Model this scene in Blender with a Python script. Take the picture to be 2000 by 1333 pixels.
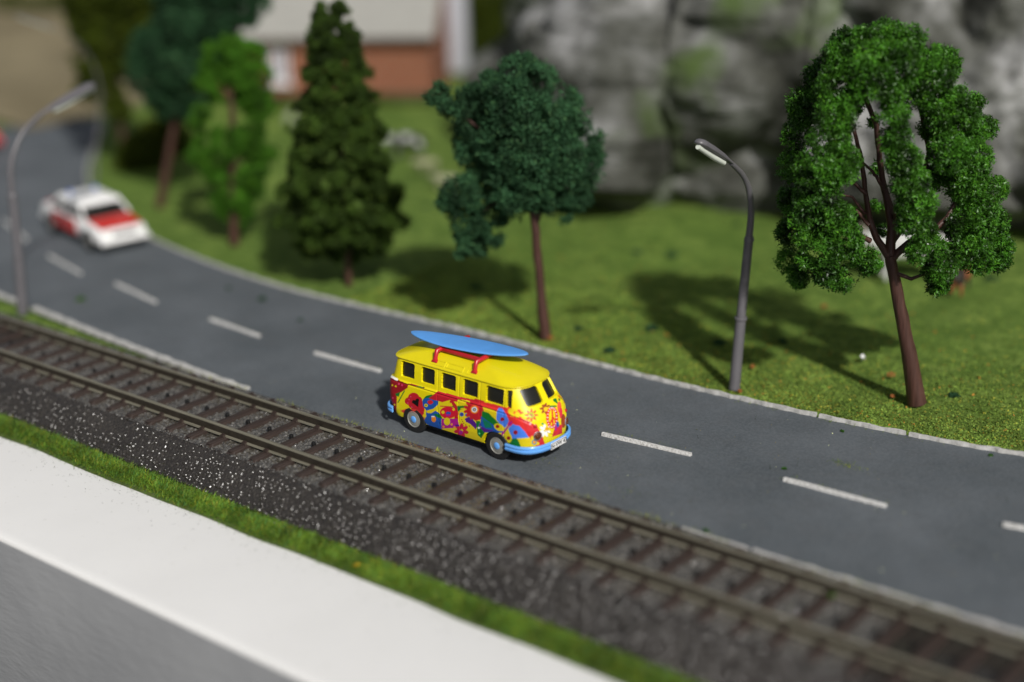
import bpy, bmesh, math, random
import numpy as np
from mathutils import Vector, Matrix, noise as mnoise
rad = math.radians
random.seed(7); RNG = np.random.default_rng(7)
for o in list(bpy.data.objects): bpy.data.objects.remove(o)
SC = bpy.context.scene; COL = SC.collection

# ------------------------------------------------------------------ camera
F = 3031.55; PITCH, YAW, ROLL = 0.35606, 0.68879, -0.03291
CAMP = np.array([17.381, -20.614, 13.461])
ZR = -0.215                                   # level of the road, sleeper tops are at 0
def _axes():
    cy, sy, cp, sp = math.cos(YAW), math.sin(YAW), math.cos(PITCH), math.sin(PITCH)
    cr, sr = math.cos(ROLL), math.sin(ROLL)
    def cam(v):
        x = cy*v[0]+sy*v[1]; y = -sy*v[0]+cy*v[1]
        z = cp*y-sp*v[2]; d = -(sp*y+cp*v[2])
        return (cr*x-sr*d, sr*x+cr*d, z)
    E = [cam((1,0,0)), cam((0,1,0)), cam((0,0,1))]
    return np.array(E).T                       # rows: right, down, forward
AX = _axes()
cd = bpy.data.cameras.new('camera'); cam = bpy.data.objects.new('camera', cd); COL.objects.link(cam)
cam.matrix_world = Matrix(((AX[0][0], -AX[1][0], -AX[2][0], CAMP[0]), (AX[0][1], -AX[1][1], -AX[2][1], CAMP[1]),
                           (AX[0][2], -AX[1][2], -AX[2][2], CAMP[2]), (0, 0, 0, 1)))
cd.sensor_width = 36; cd.lens = F/2000*36; cd.clip_start = .5; cd.clip_end = 600
cd.dof.use_dof = True; cd.dof.focus_distance = 33.4
cd.dof.aperture_fstop = (cd.lens/1000)/0.90; cd.dof.aperture_blades = 0
SC.camera = cam

# ------------------------------------------------------------------ light
SUN_AZ = (0.86, -0.51); SUN_EL = rad(39)
w = bpy.data.worlds.new('World'); SC.world = w; w.use_nodes = True
nt = w.node_tree; bg = nt.nodes['Background']; sky = nt.nodes.new('ShaderNodeTexSky')
sky.sky_type = 'NISHITA'; sky.sun_disc = False; sky.sun_elevation = SUN_EL
sky.sun_rotation = math.atan2(SUN_AZ[0], SUN_AZ[1]); sky.air_density = 1.0; sky.dust_density = 2.5
hs = nt.nodes.new('ShaderNodeHueSaturation'); hs.inputs['Saturation'].default_value = .45; nt.links.new(sky.outputs[0], hs.inputs['Color']); nt.links.new(hs.outputs[0], bg.inputs[0]); bg.inputs[1].default_value = 0.06
sl = bpy.data.lights.new('sun', 'SUN'); sl.energy = 3.8; sl.angle = rad(2.4); sl.color = (1, .97, .925)
so = bpy.data.objects.new('sun', sl); COL.objects.link(so); so.location = (20, -15, 30)
d = Vector((-SUN_AZ[0]*math.cos(SUN_EL), -SUN_AZ[1]*math.cos(SUN_EL), -math.sin(SUN_EL)))
so.rotation_euler = d.to_track_quat('-Z', 'Y').to_euler()
SC.view_settings.view_transform = 'Standard'; SC.view_settings.look = 'None'
SC.view_settings.exposure = 0.0; SC.view_settings.gamma = 1
SC.render.engine = 'CYCLES'; SC.cycles.use_denoising = True; SC.cycles.max_bounces = 6
SC.cycles.sample_clamp_indirect = 4

# ------------------------------------------------------------------ helpers
def ray(px, py):
    x, y = (px-1000)/F, (py-666.5)/F
    return AX[0]*x+AX[1]*y+AX[2]
def at(px, py, z=ZR):
    r = ray(px, py); return CAMP+r*((z-CAMP[2])/r[2])
def on_x(px, py, X):
    r = ray(px, py); return CAMP+r*((X-CAMP[0])/r[0])
FH = np.array([-math.sin(YAW), math.cos(YAW), 0.0])
def up(base, px, py, dd=0.0):                  # point seen at px,py on the upright plane through base, dd metres behind it
    r = ray(px, py); b = np.asarray(base)+FH*dd
    return CAMP+r*(np.dot(b-CAMP, FH)/np.dot(r, FH))
def s2l(c):
    c = np.asarray(c, float)/255.; return np.where(c <= .04045, c/12.92, ((c+.055)/1.055)**2.4)

def link(name, me, mat=None, parent=None, smooth=False):
    o = bpy.data.objects.new(name, me); COL.objects.link(o)
    if mat is not None: me.materials.append(mat)
    if parent is not None: o.parent = parent
    if smooth: me.polygons.foreach_set('use_smooth', np.ones(len(me.polygons), bool))
    return o
def mesh_np(name, V, Fc, mat=None, parent=None, smooth=False, col=None):
    """V (n,3); Fc (m,k) array, or a list of such arrays"""
    V = np.asarray(V, np.float32); fs = Fc if isinstance(Fc, list) else [Fc]
    fs = [np.asarray(f, np.int32) for f in fs if len(f)]
    me = bpy.data.meshes.new(name); me.vertices.add(len(V)); me.vertices.foreach_set('co', V.ravel())
    lp = np.concatenate([f.ravel() for f in fs]); tot = np.concatenate([np.full(len(f), f.shape[1], np.int32) for f in fs])
    st = np.concatenate([[0], np.cumsum(tot)[:-1]]).astype(np.int32)
    me.loops.add(len(lp)); me.loops.foreach_set('vertex_index', lp)
    me.polygons.add(len(tot)); me.polygons.foreach_set('loop_start', st); me.polygons.foreach_set('loop_total', tot)
    me.update(calc_edges=True)
    if col is not None:
        a = me.color_attributes.new('tint', 'FLOAT_COLOR', 'POINT')
        c = np.ones((len(V), 4), np.float32); c[:, :3] = col; a.data.foreach_set('color', c.ravel())
    me.validate()
    return link(name, me, mat, parent, smooth)
class MB:
    def __init__(s): s.v = []; s.f = []
    def add(s, V, Fs):
        n = len(s.v); s.v += [tuple(map(float, p)) for p in V]; s.f += [tuple(i+n for i in f) for f in Fs]; return s
    def box(s, c, size, rot=0, taper=1):
        x, y, z = size[0]/2, size[1]/2, size[2]/2; cr, sr = math.cos(rot), math.sin(rot); V = []
        for k, (a, b, h) in enumerate([(-1,-1,-1),(1,-1,-1),(1,1,-1),(-1,1,-1),(-1,-1,1),(1,-1,1),(1,1,1),(-1,1,1)]):
            t = taper if h > 0 else 1; px, py = a*x*t, b*y*t
            V.append((c[0]+cr*px-sr*py, c[1]+sr*px+cr*py, c[2]+h*z))
        return s.add(V, [(3,2,1,0),(4,5,6,7),(0,1,5,4),(1,2,6,5),(2,3,7,6),(3,0,4,7)])
    def tube(s, pts, rs, n=10, caps=True):
        pts = [Vector(p) for p in pts]; V = []; prev = None
        if not hasattr(rs, '__len__'): rs = [rs]*len(pts)
        for i, p in enumerate(pts):
            t = (pts[min(i+1, len(pts)-1)]-pts[max(i-1, 0)]).normalized()
            if prev is None: a = t.cross(Vector((0, 0, 1)) if abs(t.z) < .9 else Vector((1, 0, 0))).normalized()
            else: a = (prev-t*prev.dot(t)).normalized()
            prev = a; b = t.cross(a)
            for k in range(n):
                q = 2*math.pi*k/n; V.append(p+(a*math.cos(q)+b*math.sin(q))*rs[i])
        Fs = [(i*n+k, i*n+(k+1) % n, (i+1)*n+(k+1) % n, (i+1)*n+k) for i in range(len(pts)-1) for k in range(n)]
        if caps: Fs += [tuple(range(n-1, -1, -1)), tuple((len(pts)-1)*n+k for k in range(n))]
        return s.add(V, Fs)
    def disc_stack(s, c, axis, prof, n=28):     # prof: list of (offset along axis, radius)
        axis = Vector(axis).normalized(); a = axis.orthogonal().normalized(); b = axis.cross(a); V = []; c = Vector(c)
        for h, r in prof:
            for k in range(n):
                q = 2*math.pi*k/n; V.append(c+axis*h+(a*math.cos(q)+b*math.sin(q))*r)
        Fs = [(i*n+k, i*n+(k+1) % n, (i+1)*n+(k+1) % n, (i+1)*n+k) for i in range(len(prof)-1) for k in range(n)]
        Fs += [tuple(range(n-1, -1, -1)), tuple((len(prof)-1)*n+k for k in range(n))]
        return s.add(V, Fs)
    def poly(s, P): return s.add(P, [tuple(range(len(P)))])
    def build(s, name, mat=None, parent=None, smooth=False, bevel=0, seg=2, sharp=40):
        me = bpy.data.meshes.new(name); me.from_pydata(s.v, [], s.f); me.update()
        bm = bmesh.new(); bm.from_mesh(me); bmesh.ops.recalc_face_normals(bm, faces=bm.faces)
        if bevel: bmesh.ops.bevel(bm, geom=list(bm.edges), offset=bevel, segments=seg, affect='EDGES', profile=.5)
        bm.to_mesh(me); bm.free()
        o = link(name, me, mat, parent)
        if smooth or bevel:
            me.polygons.foreach_set('use_smooth', np.ones(len(me.polygons), bool))
            try: me.set_sharp_from_angle(angle=rad(sharp))
            except Exception: pass
        return o
def empty(name, loc=(0, 0, 0), rz=0):
    o = bpy.data.objects.new(name, None); COL.objects.link(o); o.location = loc; o.rotation_euler = (0, 0, rz)
    o.empty_display_size = .2; return o
def tag(o, label=None, cat=None, group=None, kind=None):
    if label: o['label'] = label
    if cat: o['category'] = cat
    if group: o['group'] = group
    if kind: o['kind'] = kind
    return o

# numpy value noise --------------------------------------------------
_T = np.random.default_rng(3).random((64, 64, 64)).astype(np.float32)
def vnoise(P, scale=1.0, octv=1, rough=.5):
    P = np.asarray(P, np.float64)*scale; out = 0; amp = 1; tot = 0
    for k in range(octv):
        Q = P*(2**k)+k*17.31; i = np.floor(Q).astype(int); f = Q-i; f = f*f*(3-2*f); r = 0
        for a in (0, 1):
            for b in (0, 1):
                for c in (0, 1):
                    wt = (f[:, 0] if a else 1-f[:, 0])*(f[:, 1] if b else 1-f[:, 1])*(f[:, 2] if c else 1-f[:, 2])
                    r = r+wt*_T[(i[:, 0]+a) % 64, (i[:, 1]+b) % 64, (i[:, 2]+c) % 64]
        out = out+amp*r; tot += amp; amp *= rough
    return out/tot

# materials ----------------------------------------------------------
class NT:
    def __init__(s, name):
        s.m = bpy.data.materials.new(name); s.m.use_nodes = True; s.t = s.m.node_tree; s.b = s.t.nodes['Principled BSDF']
        s.tc = s.t.nodes.new('ShaderNodeTexCoord')
    def n(s, typ, **kw):
        x = s.t.nodes.new('ShaderNode'+typ)
        for k, v in kw.items():
            if k in x.inputs: x.inputs[k].default_value = v
            else: setattr(x, k, v)
        return x
    def l(s, a, b): s.t.links.new(a, b)
    def noise(s, scale, detail=4, rough=.6, src='Object', vec=None):
        x = s.n('TexNoise', Scale=scale, Detail=detail, Roughness=rough); s.l(vec if vec is not None else s.tc.outputs[src], x.inputs['Vector']); return x.outputs['Fac']
    def ramp(s, fac, stops):
        x = s.n('ValToRGB'); e = x.color_ramp.elements
        while len(e) < len(stops): e.new(.5)
        for k, (p, c) in enumerate(stops):
            e[k].position = p; e[k].color = tuple(c)+(1,) if len(c) == 3 else c
        s.l(fac, x.inputs[0]); return x.outputs[0]
    def mix(s, fac, a, b, mode='MIX'):
        x = s.n('Mix', data_type='RGBA', blend_type=mode)
        for sock, v in ((x.inputs[0], fac), (x.inputs[6], a), (x.inputs[7], b)):
            if hasattr(v, 'is_output'): s.l(v, sock)
            elif isinstance(v, (int, float)): sock.default_value = v
            else: sock.default_value = tuple(v)+(1,) if len(v) == 3 else v
        return x.outputs[2]
    def bump(s, h, strength=.3, dist=.02, prev=None):
        x = s.n('Bump', Strength=strength, Distance=dist); s.l(h, x.inputs['Height'])
        if prev is not None: s.l(prev, x.inputs['Normal'])
        s.l(x.outputs[0], s.b.inputs['Normal']); return x.outputs[0]
    def set(s, **kw):
        for k, v in kw.items():
            sock = s.b.inputs[{'base': 'Base Color', 'rough': 'Roughness', 'metal': 'Metallic', 'spec': 'Specular IOR Level', 'coat': 'Coat Weight', 'trans': 'Transmission Weight', 'sub': 'Subsurface Weight'}[k]]
            if hasattr(v, 'is_output'): s.l(v, sock)
            else: sock.default_value = tuple(v)+(1,) if hasattr(v, '__len__') and len(v) == 3 else v
        return s
def plain(name, base, rough=.5, metal=0, var=.12, scale=6, coat=0, bump=.05, spec=.5):
    m = NT(name); f = m.noise(scale, 5)
    a = tuple(c*(1-var) for c in base); b = tuple(min(1, c*(1+var)) for c in base)
    m.set(base=m.ramp(f, [(.3, a), (.7, b)]), rough=rough, metal=metal, coat=coat, spec=spec)
    if bump: m.bump(m.noise(scale*9, 3), bump, .01)
    return m.m
def leafmat(name, a, b, rough=.45, spec=.5):
    m = NT(name); at_ = m.n('Attribute', attribute_name='tint')
    f = m.noise(1.3, 3); c = m.mix(f, a, b); c = m.mix(1.0, c, at_.outputs['Color'], 'MULTIPLY')
    m.set(base=c, rough=rough, spec=spec); return m.m
M = {}
# asphalt painted board
m = NT('asphalt'); f1 = m.noise(.35, 4); f2 = m.noise(16, 3, .8); f3 = m.noise(2.2, 5, .7)
c = m.ramp(f1, [(.3, (.058, .069, .078)), (.7, (.105, .118, .131))])
c = m.mix(m.ramp(f3, [(.45, (0, 0, 0)), (.75, (.55, .55, .55))]), c, (.075, .08, .085))
c = m.mix(m.ramp(f2, [(.4, (0, 0, 0)), (.7, (.32, .32, .32))]), c, (.2, .215, .225))
sp = m.n('TexVoronoi', Scale=9.0); m.l(m.tc.outputs['Object'], sp.inputs['Vector'])
c = m.mix(m.ramp(sp.outputs['Distance'], [(.05, (.8, .8, .8)), (.08, (0, 0, 0))]), c, (.13, .14, .14))
m.set(base=c, rough=.72, spec=.35); b_ = m.bump(m.noise(22, 3, .7), .5, .02); m.bump(m.noise(1.1, 3), .25, .05, b_); M['asphalt'] = m.m
# painted white strips
m = NT('worn_white_paint'); f = m.noise(9, 5, .7)
m.set(base=m.ramp(f, [(.30, (.20, .19, .17)), (.42, (.40, .395, .375)), (.65, (.54, .53, .515))]), rough=.7); m.bump(m.noise(30, 3), .15, .01); M['strip'] = m.m
m = NT('chipped_white_paint'); f = m.noise(22, 4, .8)
m.set(base=m.ramp(f, [(.38, (.25, .24, .22)), (.5, (.62, .61, .59)), (.65, (.78, .78, .76))]), rough=.65); m.bump(f, .5, .01); M['dash'] = m.m
# lawn flock
m = NT('lawn_flock'); f1 = m.noise(.28, 4); f2 = m.noise(2.6, 5, .7); f3 = m.noise(16, 4, .8)
c = m.ramp(f1, [(.3, (.125, .21, .034)), (.7, (.25, .34, .072))])
c = m.mix(m.ramp(f2, [(.40, (.85, .85, .85)), (.58, (0, 0, 0))]), c, (.06, .115, .016)); c = m.mix(m.ramp(m.noise(.9, 4, .7), [(.38, (.7, .7, .7)), (.55, (0, 0, 0))]), c, (.075, .14, .02))
c = m.mix(m.ramp(f3, [(.35, (.8, .8, .8)), (.55, (0, 0, 0))]), c, (.07, .125, .018))
c = m.mix(m.ramp(m.noise(11, 4, .8), [(.62, (0, 0, 0)), (.75, (.7, .7, .7))]), c, (.34, .35, .08))
m.set(base=c, rough=.9, spec=.2); b_ = m.bump(m.noise(13, 4, .8), .8, .06); M['lawn'] = m.m
M['flake'] = leafmat('turf_flakes', (.105, .185, .026), (.19, .27, .048), .8, .2)
M['blade'] = leafmat('static_grass_fibres', (.065, .145, .012), (.155, .26, .025), .6, .25)
M['earth'] = plain('green_earth', (.06, .085, .02), .9, var=.3, scale=3, bump=.3)
# sand
m = NT('sandy_ground'); c = m.ramp(m.noise(.12, 4), [(.35, (.13, .105, .055)), (.65, (.27, .225, .13))])
m.set(base=c, rough=.9); m.bump(m.noise(6, 4), .5, .05); M['sand'] = m.m
# ballast moulding
m = NT('moulded_ballast'); v = m.n('TexVoronoi', Scale=14.0, Randomness=.9); m.l(m.tc.outputs['Object'], v.inputs['Vector'])
v2 = m.n('TexVoronoi', Scale=24.0, Randomness=1.0); m.l(m.tc.outputs['Object'], v2.inputs['Vector'])
c = m.ramp(m.noise(.8, 4), [(.3, (.021, .018, .0155)), (.7, (.034, .029, .025))])
c = m.mix(m.ramp(v2.outputs['Color'], [(.6, (0, 0, 0)), (.95, (.35, .35, .35))]), c, (.09, .082, .07))
m.set(base=c, rough=.25, spec=.75); m.b.inputs['IOR'].default_value = 1.5; M['ballast'] = m.m
m = NT('painted_ballast'); v = m.n('TexVoronoi', Scale=18, Randomness=1.0); m.l(m.tc.outputs['Object'], v.inputs['Vector'])
c = m.ramp(v.outputs['Color'], [(.2, (.042, .037, .03)), (.6, (.085, .077, .064)), (.95, (.17, .16, .14))])
m.set(base=c, rough=.18, spec=1.0); m.b.inputs['IOR'].default_value = 2.0; m.bump(v.outputs['Distance'], .2, -.02); M['ballast_in'] = m.m
# sleepers
m = NT('brown_sleeper_plastic'); tc = m.n('Mapping'); m.l(m.tc.outputs['Object'], tc.inputs['Vector']); tc.inputs['Scale'].default_value = (30, 1.5, 8)
f = m.noise(1, 4, .6, vec=tc.outputs[0]); m.set(base=m.ramp(f, [(.3, (.026, .0175, .0145)), (.7, (.050, .035, .029))]), rough=.42, spec=.5); m.bump(f, .5, .02); M['sleeper'] = m.m
m = NT('dull_rail'); tc = m.n('Mapping'); m.l(m.tc.outputs['Object'], tc.inputs['Vector']); tc.inputs['Scale'].default_value = (.5, 20, 20)
f = m.noise(1, 4, .6, vec=tc.outputs[0]); m.set(base=m.ramp(f, [(.3, (.15, .138, .10)), (.7, (.30, .28, .215))]), rough=.42, metal=.35); m.bump(m.noise(14, 3), .1, .01); M['rail'] = m.m
M['web'] = plain('dark_rail_web', (.035, .028, .02), .5, .3, .3, 8)  # web coloured darker than the rail head and foot
M['stud'] = plain('black_contact_stud', (.012, .012, .012), .3, .2, .1)
# ledge + wall
m = NT('white_lacquered_ledge'); c = m.ramp(m.noise(.5, 5), [(.3, (.745, .74, .725)), (.7, (.775, .77, .755))])
c = m.mix(m.ramp(m.noise(9, 2, .5), [(.70, (0, 0, 0)), (.76, (.5, .5, .5))]), c, (.42, .41, .37))
m.set(base=c, rough=.6, spec=.15); m.bump(m.noise(5, 3), .08, .02); M['ledge'] = m.m
m = NT('grey_rollered_wall'); f = m.noise(.6, 3); c = m.ramp(f, [(.3, (.245, .25, .258)), (.7, (.28, .285, .292))])
tc = m.n('Mapping'); m.l(m.tc.outputs['Object'], tc.inputs['Vector']); tc.inputs['Scale'].default_value = (1.1, 1, 3.2); tc.inputs['Rotation'].default_value = (0, .5, 0)
m.set(base=c, rough=.45, spec=.4); m.bump(m.noise(2.2, 4, .6, vec=tc.outputs[0]), .22, .12); M['greywall'] = m.m
# rock
m = NT('painted_plaster_rock'); g = m.n('NewGeometry'); f1 = m.noise(.42, 5, .55); f2 = m.noise(.55, 4, .6)
c = m.ramp(f1, [(.36, (.018, .019, .013)), (.46, (.07, .072, .06)), (.55, (.135, .137, .127)), (.64, (.30, .30, .295))])
c = m.mix(m.ramp(f2, [(.36, (.7, .7, .7)), (.47, (0, 0, 0))]), c, (.03, .031, .022))
tcm = m.noise(.11, 4, .6); c = m.mix(m.ramp(tcm, [(.56, (0, 0, 0)), (.62, (.85, .85, .85))]), c, (.06, .105, .013))
m.set(base=c, rough=.85); m.bump(m.noise(3, 5, .7), .7, .2); M['rock'] = m.m
M['bark'] = None
m = NT('brown_plastic_trunk'); tc = m.n('Mapping'); m.l(m.tc.outputs['Object'], tc.inputs['Vector']); tc.inputs['Scale'].default_value = (9, 9, .8)
f = m.noise(1, 4, .6, vec=tc.outputs[0]); m.set(base=m.ramp(f, [(.3, (.04, .017, .012)), (.7, (.085, .038, .028))]), rough=.5, spec=.45); m.bump(f, .6, .04); M['bark'] = m.m
M['leaf_r'] = leafmat('fresh_green_foam_foliage', (.015, .064, .004), (.042, .125, .009), .42, .3)
M['leaf_t'] = leafmat('blue_green_foliage', (.011, .042, .017), (.034, .088, .036), .7, .15)
M['leaf_c'] = leafmat('olive_conifer_foliage', (.017, .038, .005), (.038, .068, .009), .7, .15)
M['leaf_b'] = leafmat('bright_green_foliage', (.024, .085, .005), (.055, .150, .010), .7, .15)
M['leaf_o'] = leafmat('dark_olive_foliage', (.030, .048, .004), (.06, .082, .007), .7, .12)
M['lamp'] = plain('grey_plastic_lamp_post', (.115, .11, .118), .38, 0, .08, 5)
M['lampw'] = plain('milky_diffuser', (.62, .66, .58), .3, 0, .04)
M['yellow'] = plain('yellow_plastic', (.69, .585, .006), .28, 0, .03, 3, coat=.15, bump=.01)
m = NT('printed_yellow_plastic'); a_ = m.n('Attribute', attribute_name='tint'); m.set(base=a_.outputs['Color'], rough=.45); M['livery'] = m.m
M['black'] = plain('black_glazing', (.010, .010, .008), .35, 0, .1, spec=.5)
M['underside'] = plain('black_underbody', (.012, .012, .012), .6)
M['tyre'] = plain('black_rubber', (.014, .014, .014), .55, 0, .2)
M['rim'] = plain('silver_painted_rim', (.36, .355, .32), .35, .35, .06)
M['blue'] = plain('sky_blue_plastic', (.13, .37, .82), .25, 0, .04, coat=.2, bump=.01)
M['board'] = plain('matt_blue_plastic', (.095, .31, .72), .5, 0, .06, 3, bump=.03)
M['red'] = plain('red_plastic', (.46, .012, .02), .3, 0, .06, coat=.2, bump=.01)
M['lens'] = plain('dark_amber_lens', (.14, .035, .01), .1, .3, .2, coat=.6)
M['white'] = plain('white_plastic', (.78, .78, .77), .3, 0, .03, bump=.01)
M['ink'] = plain('black_ink', (.01, .01, .01), .6)
M['carred'] = plain('red_car_paint', (.58, .035, .03), .25, 0, .04, coat=.4)
M['bluelight'] = plain('blue_beacon', (.03, .10, .40), .15, 0, .1, coat=.5)
M['chrome'] = plain('silver_bumper', (.55, .55, .56), .25, .7, .05)

# ------------------------------------------------------------------ ground, road, kerbs
def grid(x0, x1, nx, y0, y1, ny):
    X, Y = np.meshgrid(np.linspace(x0, x1, nx), np.linspace(y0, y1, ny)); V = np.stack([X.ravel(), Y.ravel(), 0*X.ravel()], 1)
    i = np.arange((ny-1)*(nx-1)); r = i//(nx-1); c = i % (nx-1); a = r*nx+c
    return V, np.stack([a, a+1, a+nx+1, a+nx], 1)
V, Fq = grid(-150, 60, 420, 1.75, 130, 260)
lump = (vnoise(V, .35, 3)-.5)*.34
far = np.clip((V[:, 1]-9.2)/6, 0, 1)
V[:, 2] = ZR-.03+lump*far*1.0-.06*(1-far)
tag(mesh_np('lawn_ground', V, Fq, M['lawn'], smooth=True), kind='structure', label='flocked green lawn beyond the road')
MB().box((-45, 64, -1.4), (210, 133, .5)).build('ground', M['earth'])['kind'] = 'structure'

far_k = [(-37.8, 19.4), (-35.6, 17.6), (-33.0, 15.2), (-30.2, 12.8), (-26.86, 10.55), (-23.6, 9.2), (-20.66, 8.41), (-17.11, 7.75), (-13.67, 7.42), (-10.13, 7.55), (-7.73, 7.66),
         (-4.3, 7.62), (-1.22, 7.58), (.6, 7.68), (2.7, 7.78), (4.51, 7.97), (6.04, 8.16), (7.03, 8.36), (9, 8.95), (12, 10.1), (17, 12.6), (24, 17)]
near_k = [(-46, 3.5), (-24, 2.72), (-20.28, 2.45), (-18.49, 2.33), (-16.25, 2.10), (-12.83, 1.86), (-9.08, 1.62), (-4, 1.56), (2, 1.56), (7.4, 1.60), (9.68, 1.62), (14, 1.9), (26, 3)]
def interp(P, n):
    P = np.array(P, float); s = np.r_[0, np.cumsum(np.hypot(*np.diff(P, axis=0).T))]; t = np.linspace(0, s[-1], n)
    # Catmull-like smoothing by fine linear + moving average
    Q = np.stack([np.interp(t, s, P[:, k]) for k in (0, 1)], 1); k = max(3, n//60)
    for _ in range(2):
        pad = np.vstack([np.repeat(Q[:1], k, 0), Q, np.repeat(Q[-1:], k, 0)]); Q2 = np.stack([np.convolve(pad[:, j], np.ones(2*k+1)/(2*k+1), 'valid') for j in (0, 1)], 1)
        Q2[0], Q2[-1] = Q[0], Q[-1]; Q = Q2
    return Q
FK = interp(far_k, 400); NK = interp(near_k, 400)
# road surface: strips between near and far edge, plus the junction at the left
def road():
    n = 300; A = interp(near_k, n); B = interp(far_k, n); V = []; Fs = []; k = 12
    for i in range(n):
        for j in range(k):
            t = j/(k-1); p = A[i]*(1-t)+B[i]*t; V.append((p[0], p[1], ZR+.012))
    for i in range(n-1):
        for j in range(k-1): a = i*k+j; Fs.append((a, a+k, a+k+1, a+1))
    return V, Fs
V, Fs = road(); o = mesh_np('road', np.array(V), np.array(Fs), M['asphalt']); tag(o, 'blue-grey model road with raised lane dashes', kind='structure'); ROAD = o
def strip_piece(name, P, wdt, h, mat, parent, wob=.012, z0=ZR):
    """raised flat strip along polyline P with slightly uneven edges"""
    P = np.array(P); n = len(P); T = np.gradient(P, axis=0); T /= np.hypot(T[:, 0], T[:, 1])[:, None]; N = np.stack([-T[:, 1], T[:, 0]], 1)
    s = np.arange(n)*.35; a = wdt/2+wob*np.sin(s*3.1+P[0, 0])+wob*RNG.standard_normal(n)*.4; b = wdt/2+wob*np.cos(s*2.3)+wob*RNG.standard_normal(n)*.4
    hz = h+.008*np.sin(s*1.7)
    L = P-N*a[:, None]; R_ = P+N*b[:, None]; V = []
    for i in range(n):
        V += [(*L[i], z0), (*(L[i]+N[i]*.012), z0+hz[i]), (*(R_[i]-N[i]*.012), z0+hz[i]), (*R_[i], z0)]
    Fs = [(4*i+j, 4*i+4+j, 4*i+5+j, 4*i+1+j) for i in range(n-1) for j in range(3)]+[(0, 1, 2, 3), (4*n-1, 4*n-2, 4*n-3, 4*n-4)]
    m_ = MB().add(V, Fs); return m_.build(name, mat, parent)
def cut(K, xa, xb): return K[(K[:, 0] >= xa) & (K[:, 0] <= xb)]
FKf = interp(far_k, 900); NKf = interp(near_k, 900)
fk = empty('far_kerb', (0, 0, 0)); tag(fk, 'white card kerb strip between road and lawn', kind='structure')
for xa, xb, h in [(-37, -30.3, .05), (-30.28, -17.2, .06), (-17.17, -8.05, .07), (-8.03, 2.62, .085), (2.64, 4.62, .085), (4.66, 24, .08)]:
    strip_piece('kerb_strip', cut(FKf, xa, xb), .075, h+.012, M['strip'], fk)
nk = empty('near_kerb', (0, 0, 0)); tag(nk, 'white card kerb strip between track and road', kind='structure')
for xa, xb, wd in [(-46, -18.95, .16), (-18.55, -9.0, .18), (3.1, 4.6, .09), (4.63, 25, .13)]:
    strip_piece('kerb_strip', cut(NKf, xa, xb), wd, .075, M['strip'], nk)
dash = [((8, 430), (50, 465)), ((95, 498), (157, 532)), ((226, 552), (304, 588)), ((410, 621), (507, 654)), ((615, 687), (743, 722)), None, ((1176, 845), (1350, 885)), ((1531, 933), (1731, 985)), None]
for d_ in dash:
    if d_ is None: continue
    a, b = at(*d_[0], ZR+.08)[:2], at(*d_[1], ZR+.08)[:2]
    P = np.stack([np.linspace(a[k], b[k], 10) for k in (0, 1)], 1); strip_piece('lane_dash', P, .08, .07, M['dash'], ROAD, .004, ZR+.012)
for a, b in [((-5.35, 4.42), (-3.25, 4.42)), ((7.90, 5.19), (10.1, 5.6)), ((12.2, 6.2), (14.2, 6.8)), ((-26.6, 7.3), (-25.2, 6.6))][:3]:
    P = np.stack([np.linspace(a[k], b[k], 10) for k in (0, 1)], 1); strip_piece('lane_dash', P, .08, .07, M['dash'], ROAD, .004, ZR+.012)
a, b = at(-2, 350)[:2], at(6, 372)[:2]
# sand hill in the far left
V, Fq = grid(-130, -38.4, 90, 10, 120, 90)
sx = np.clip((-V[:, 0]-39)/6, 0, 1); V[:, 2] = ZR+.06+sx*(.15+.5*vnoise(V, .12, 2))+np.clip((-V[:, 0]-60)/40, 0, 1)*2.2
dd = (V[:, 0]+38)*.55+(V[:, 1]-19)*1.0
keep = V[Fq].mean(1); k1 = (keep[:, 1]-19.6) > -(keep[:, 0]+37.8)*(-1.35)
tag(mesh_np('sandy_field', V, Fq[(keep[:, 1] > 16+(-38-keep[:, 0])*.05)], M['sand'], smooth=True), kind='structure')

# ------------------------------------------------------------------ front ledge, grass strip
x0, x1 = -60, 30
prof = [(-1.7, -.86), (-2.4, -.83), (-2.6, -.80), (-5.40, -.80), (-5.57, -.801), (-5.60, -.815), (-5.613, -.90)]
V = [(x, y, z) for x in np.linspace(x0, x1, 60) for y, z in prof]; n = len(prof)
tag(mesh_np('white_ledge', np.array(V), np.array([(i*n+j, i*n+j+1, (i+1)*n+j+1, (i+1)*n+j) for i in range(59) for j in range(n-1)]), M['ledge'], smooth=True), kind='structure', label='broad white front ledge of the layout')
prof = [(-5.60, -.89), (-5.625, -.92), (-5.62, -6), (-5.62, -24)]; n = 4
V = [(x, y, z) for x in np.linspace(x0, x1, 60) for y, z in prof]
tag(mesh_np('grey_base_wall', np.array(V), np.array([(i*n+j, i*n+j+1, (i+1)*n+j+1, (i+1)*n+j) for i in range(59) for j in range(n-1)]), M['greywall']), kind='structure')
# bed of the grass strip
def bedh(t): return .10*np.clip((1-t)*4, 0, 1)**.7-.26*np.clip((.47-t)/.10, 0, 1)  # trench beside the roadbed is added so the grass mound shades it
def edge_y(x): return -2.62-.05*(vnoise(np.stack([x, 0*x, 0*x], 1), .7, 3)-.5)*2-.012*np.sin(x*1.3)
xs = np.linspace(-40, 24, 800); ys = np.linspace(0, 1, 30); ey = edge_y(xs)
V = np.array([(x, -1.60+(e+1.60)*t, -.80+bedh(t)) for x, e in zip(xs, ey) for t in ys]); n = 30
tag(mesh_np('grass_verge', V, np.array([(i*n+j, i*n+j+1, (i+1)*n+j+1, (i+1)*n+j) for i in range(799) for j in range(29)]), M['earth'], smooth=True), kind='structure')

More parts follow.
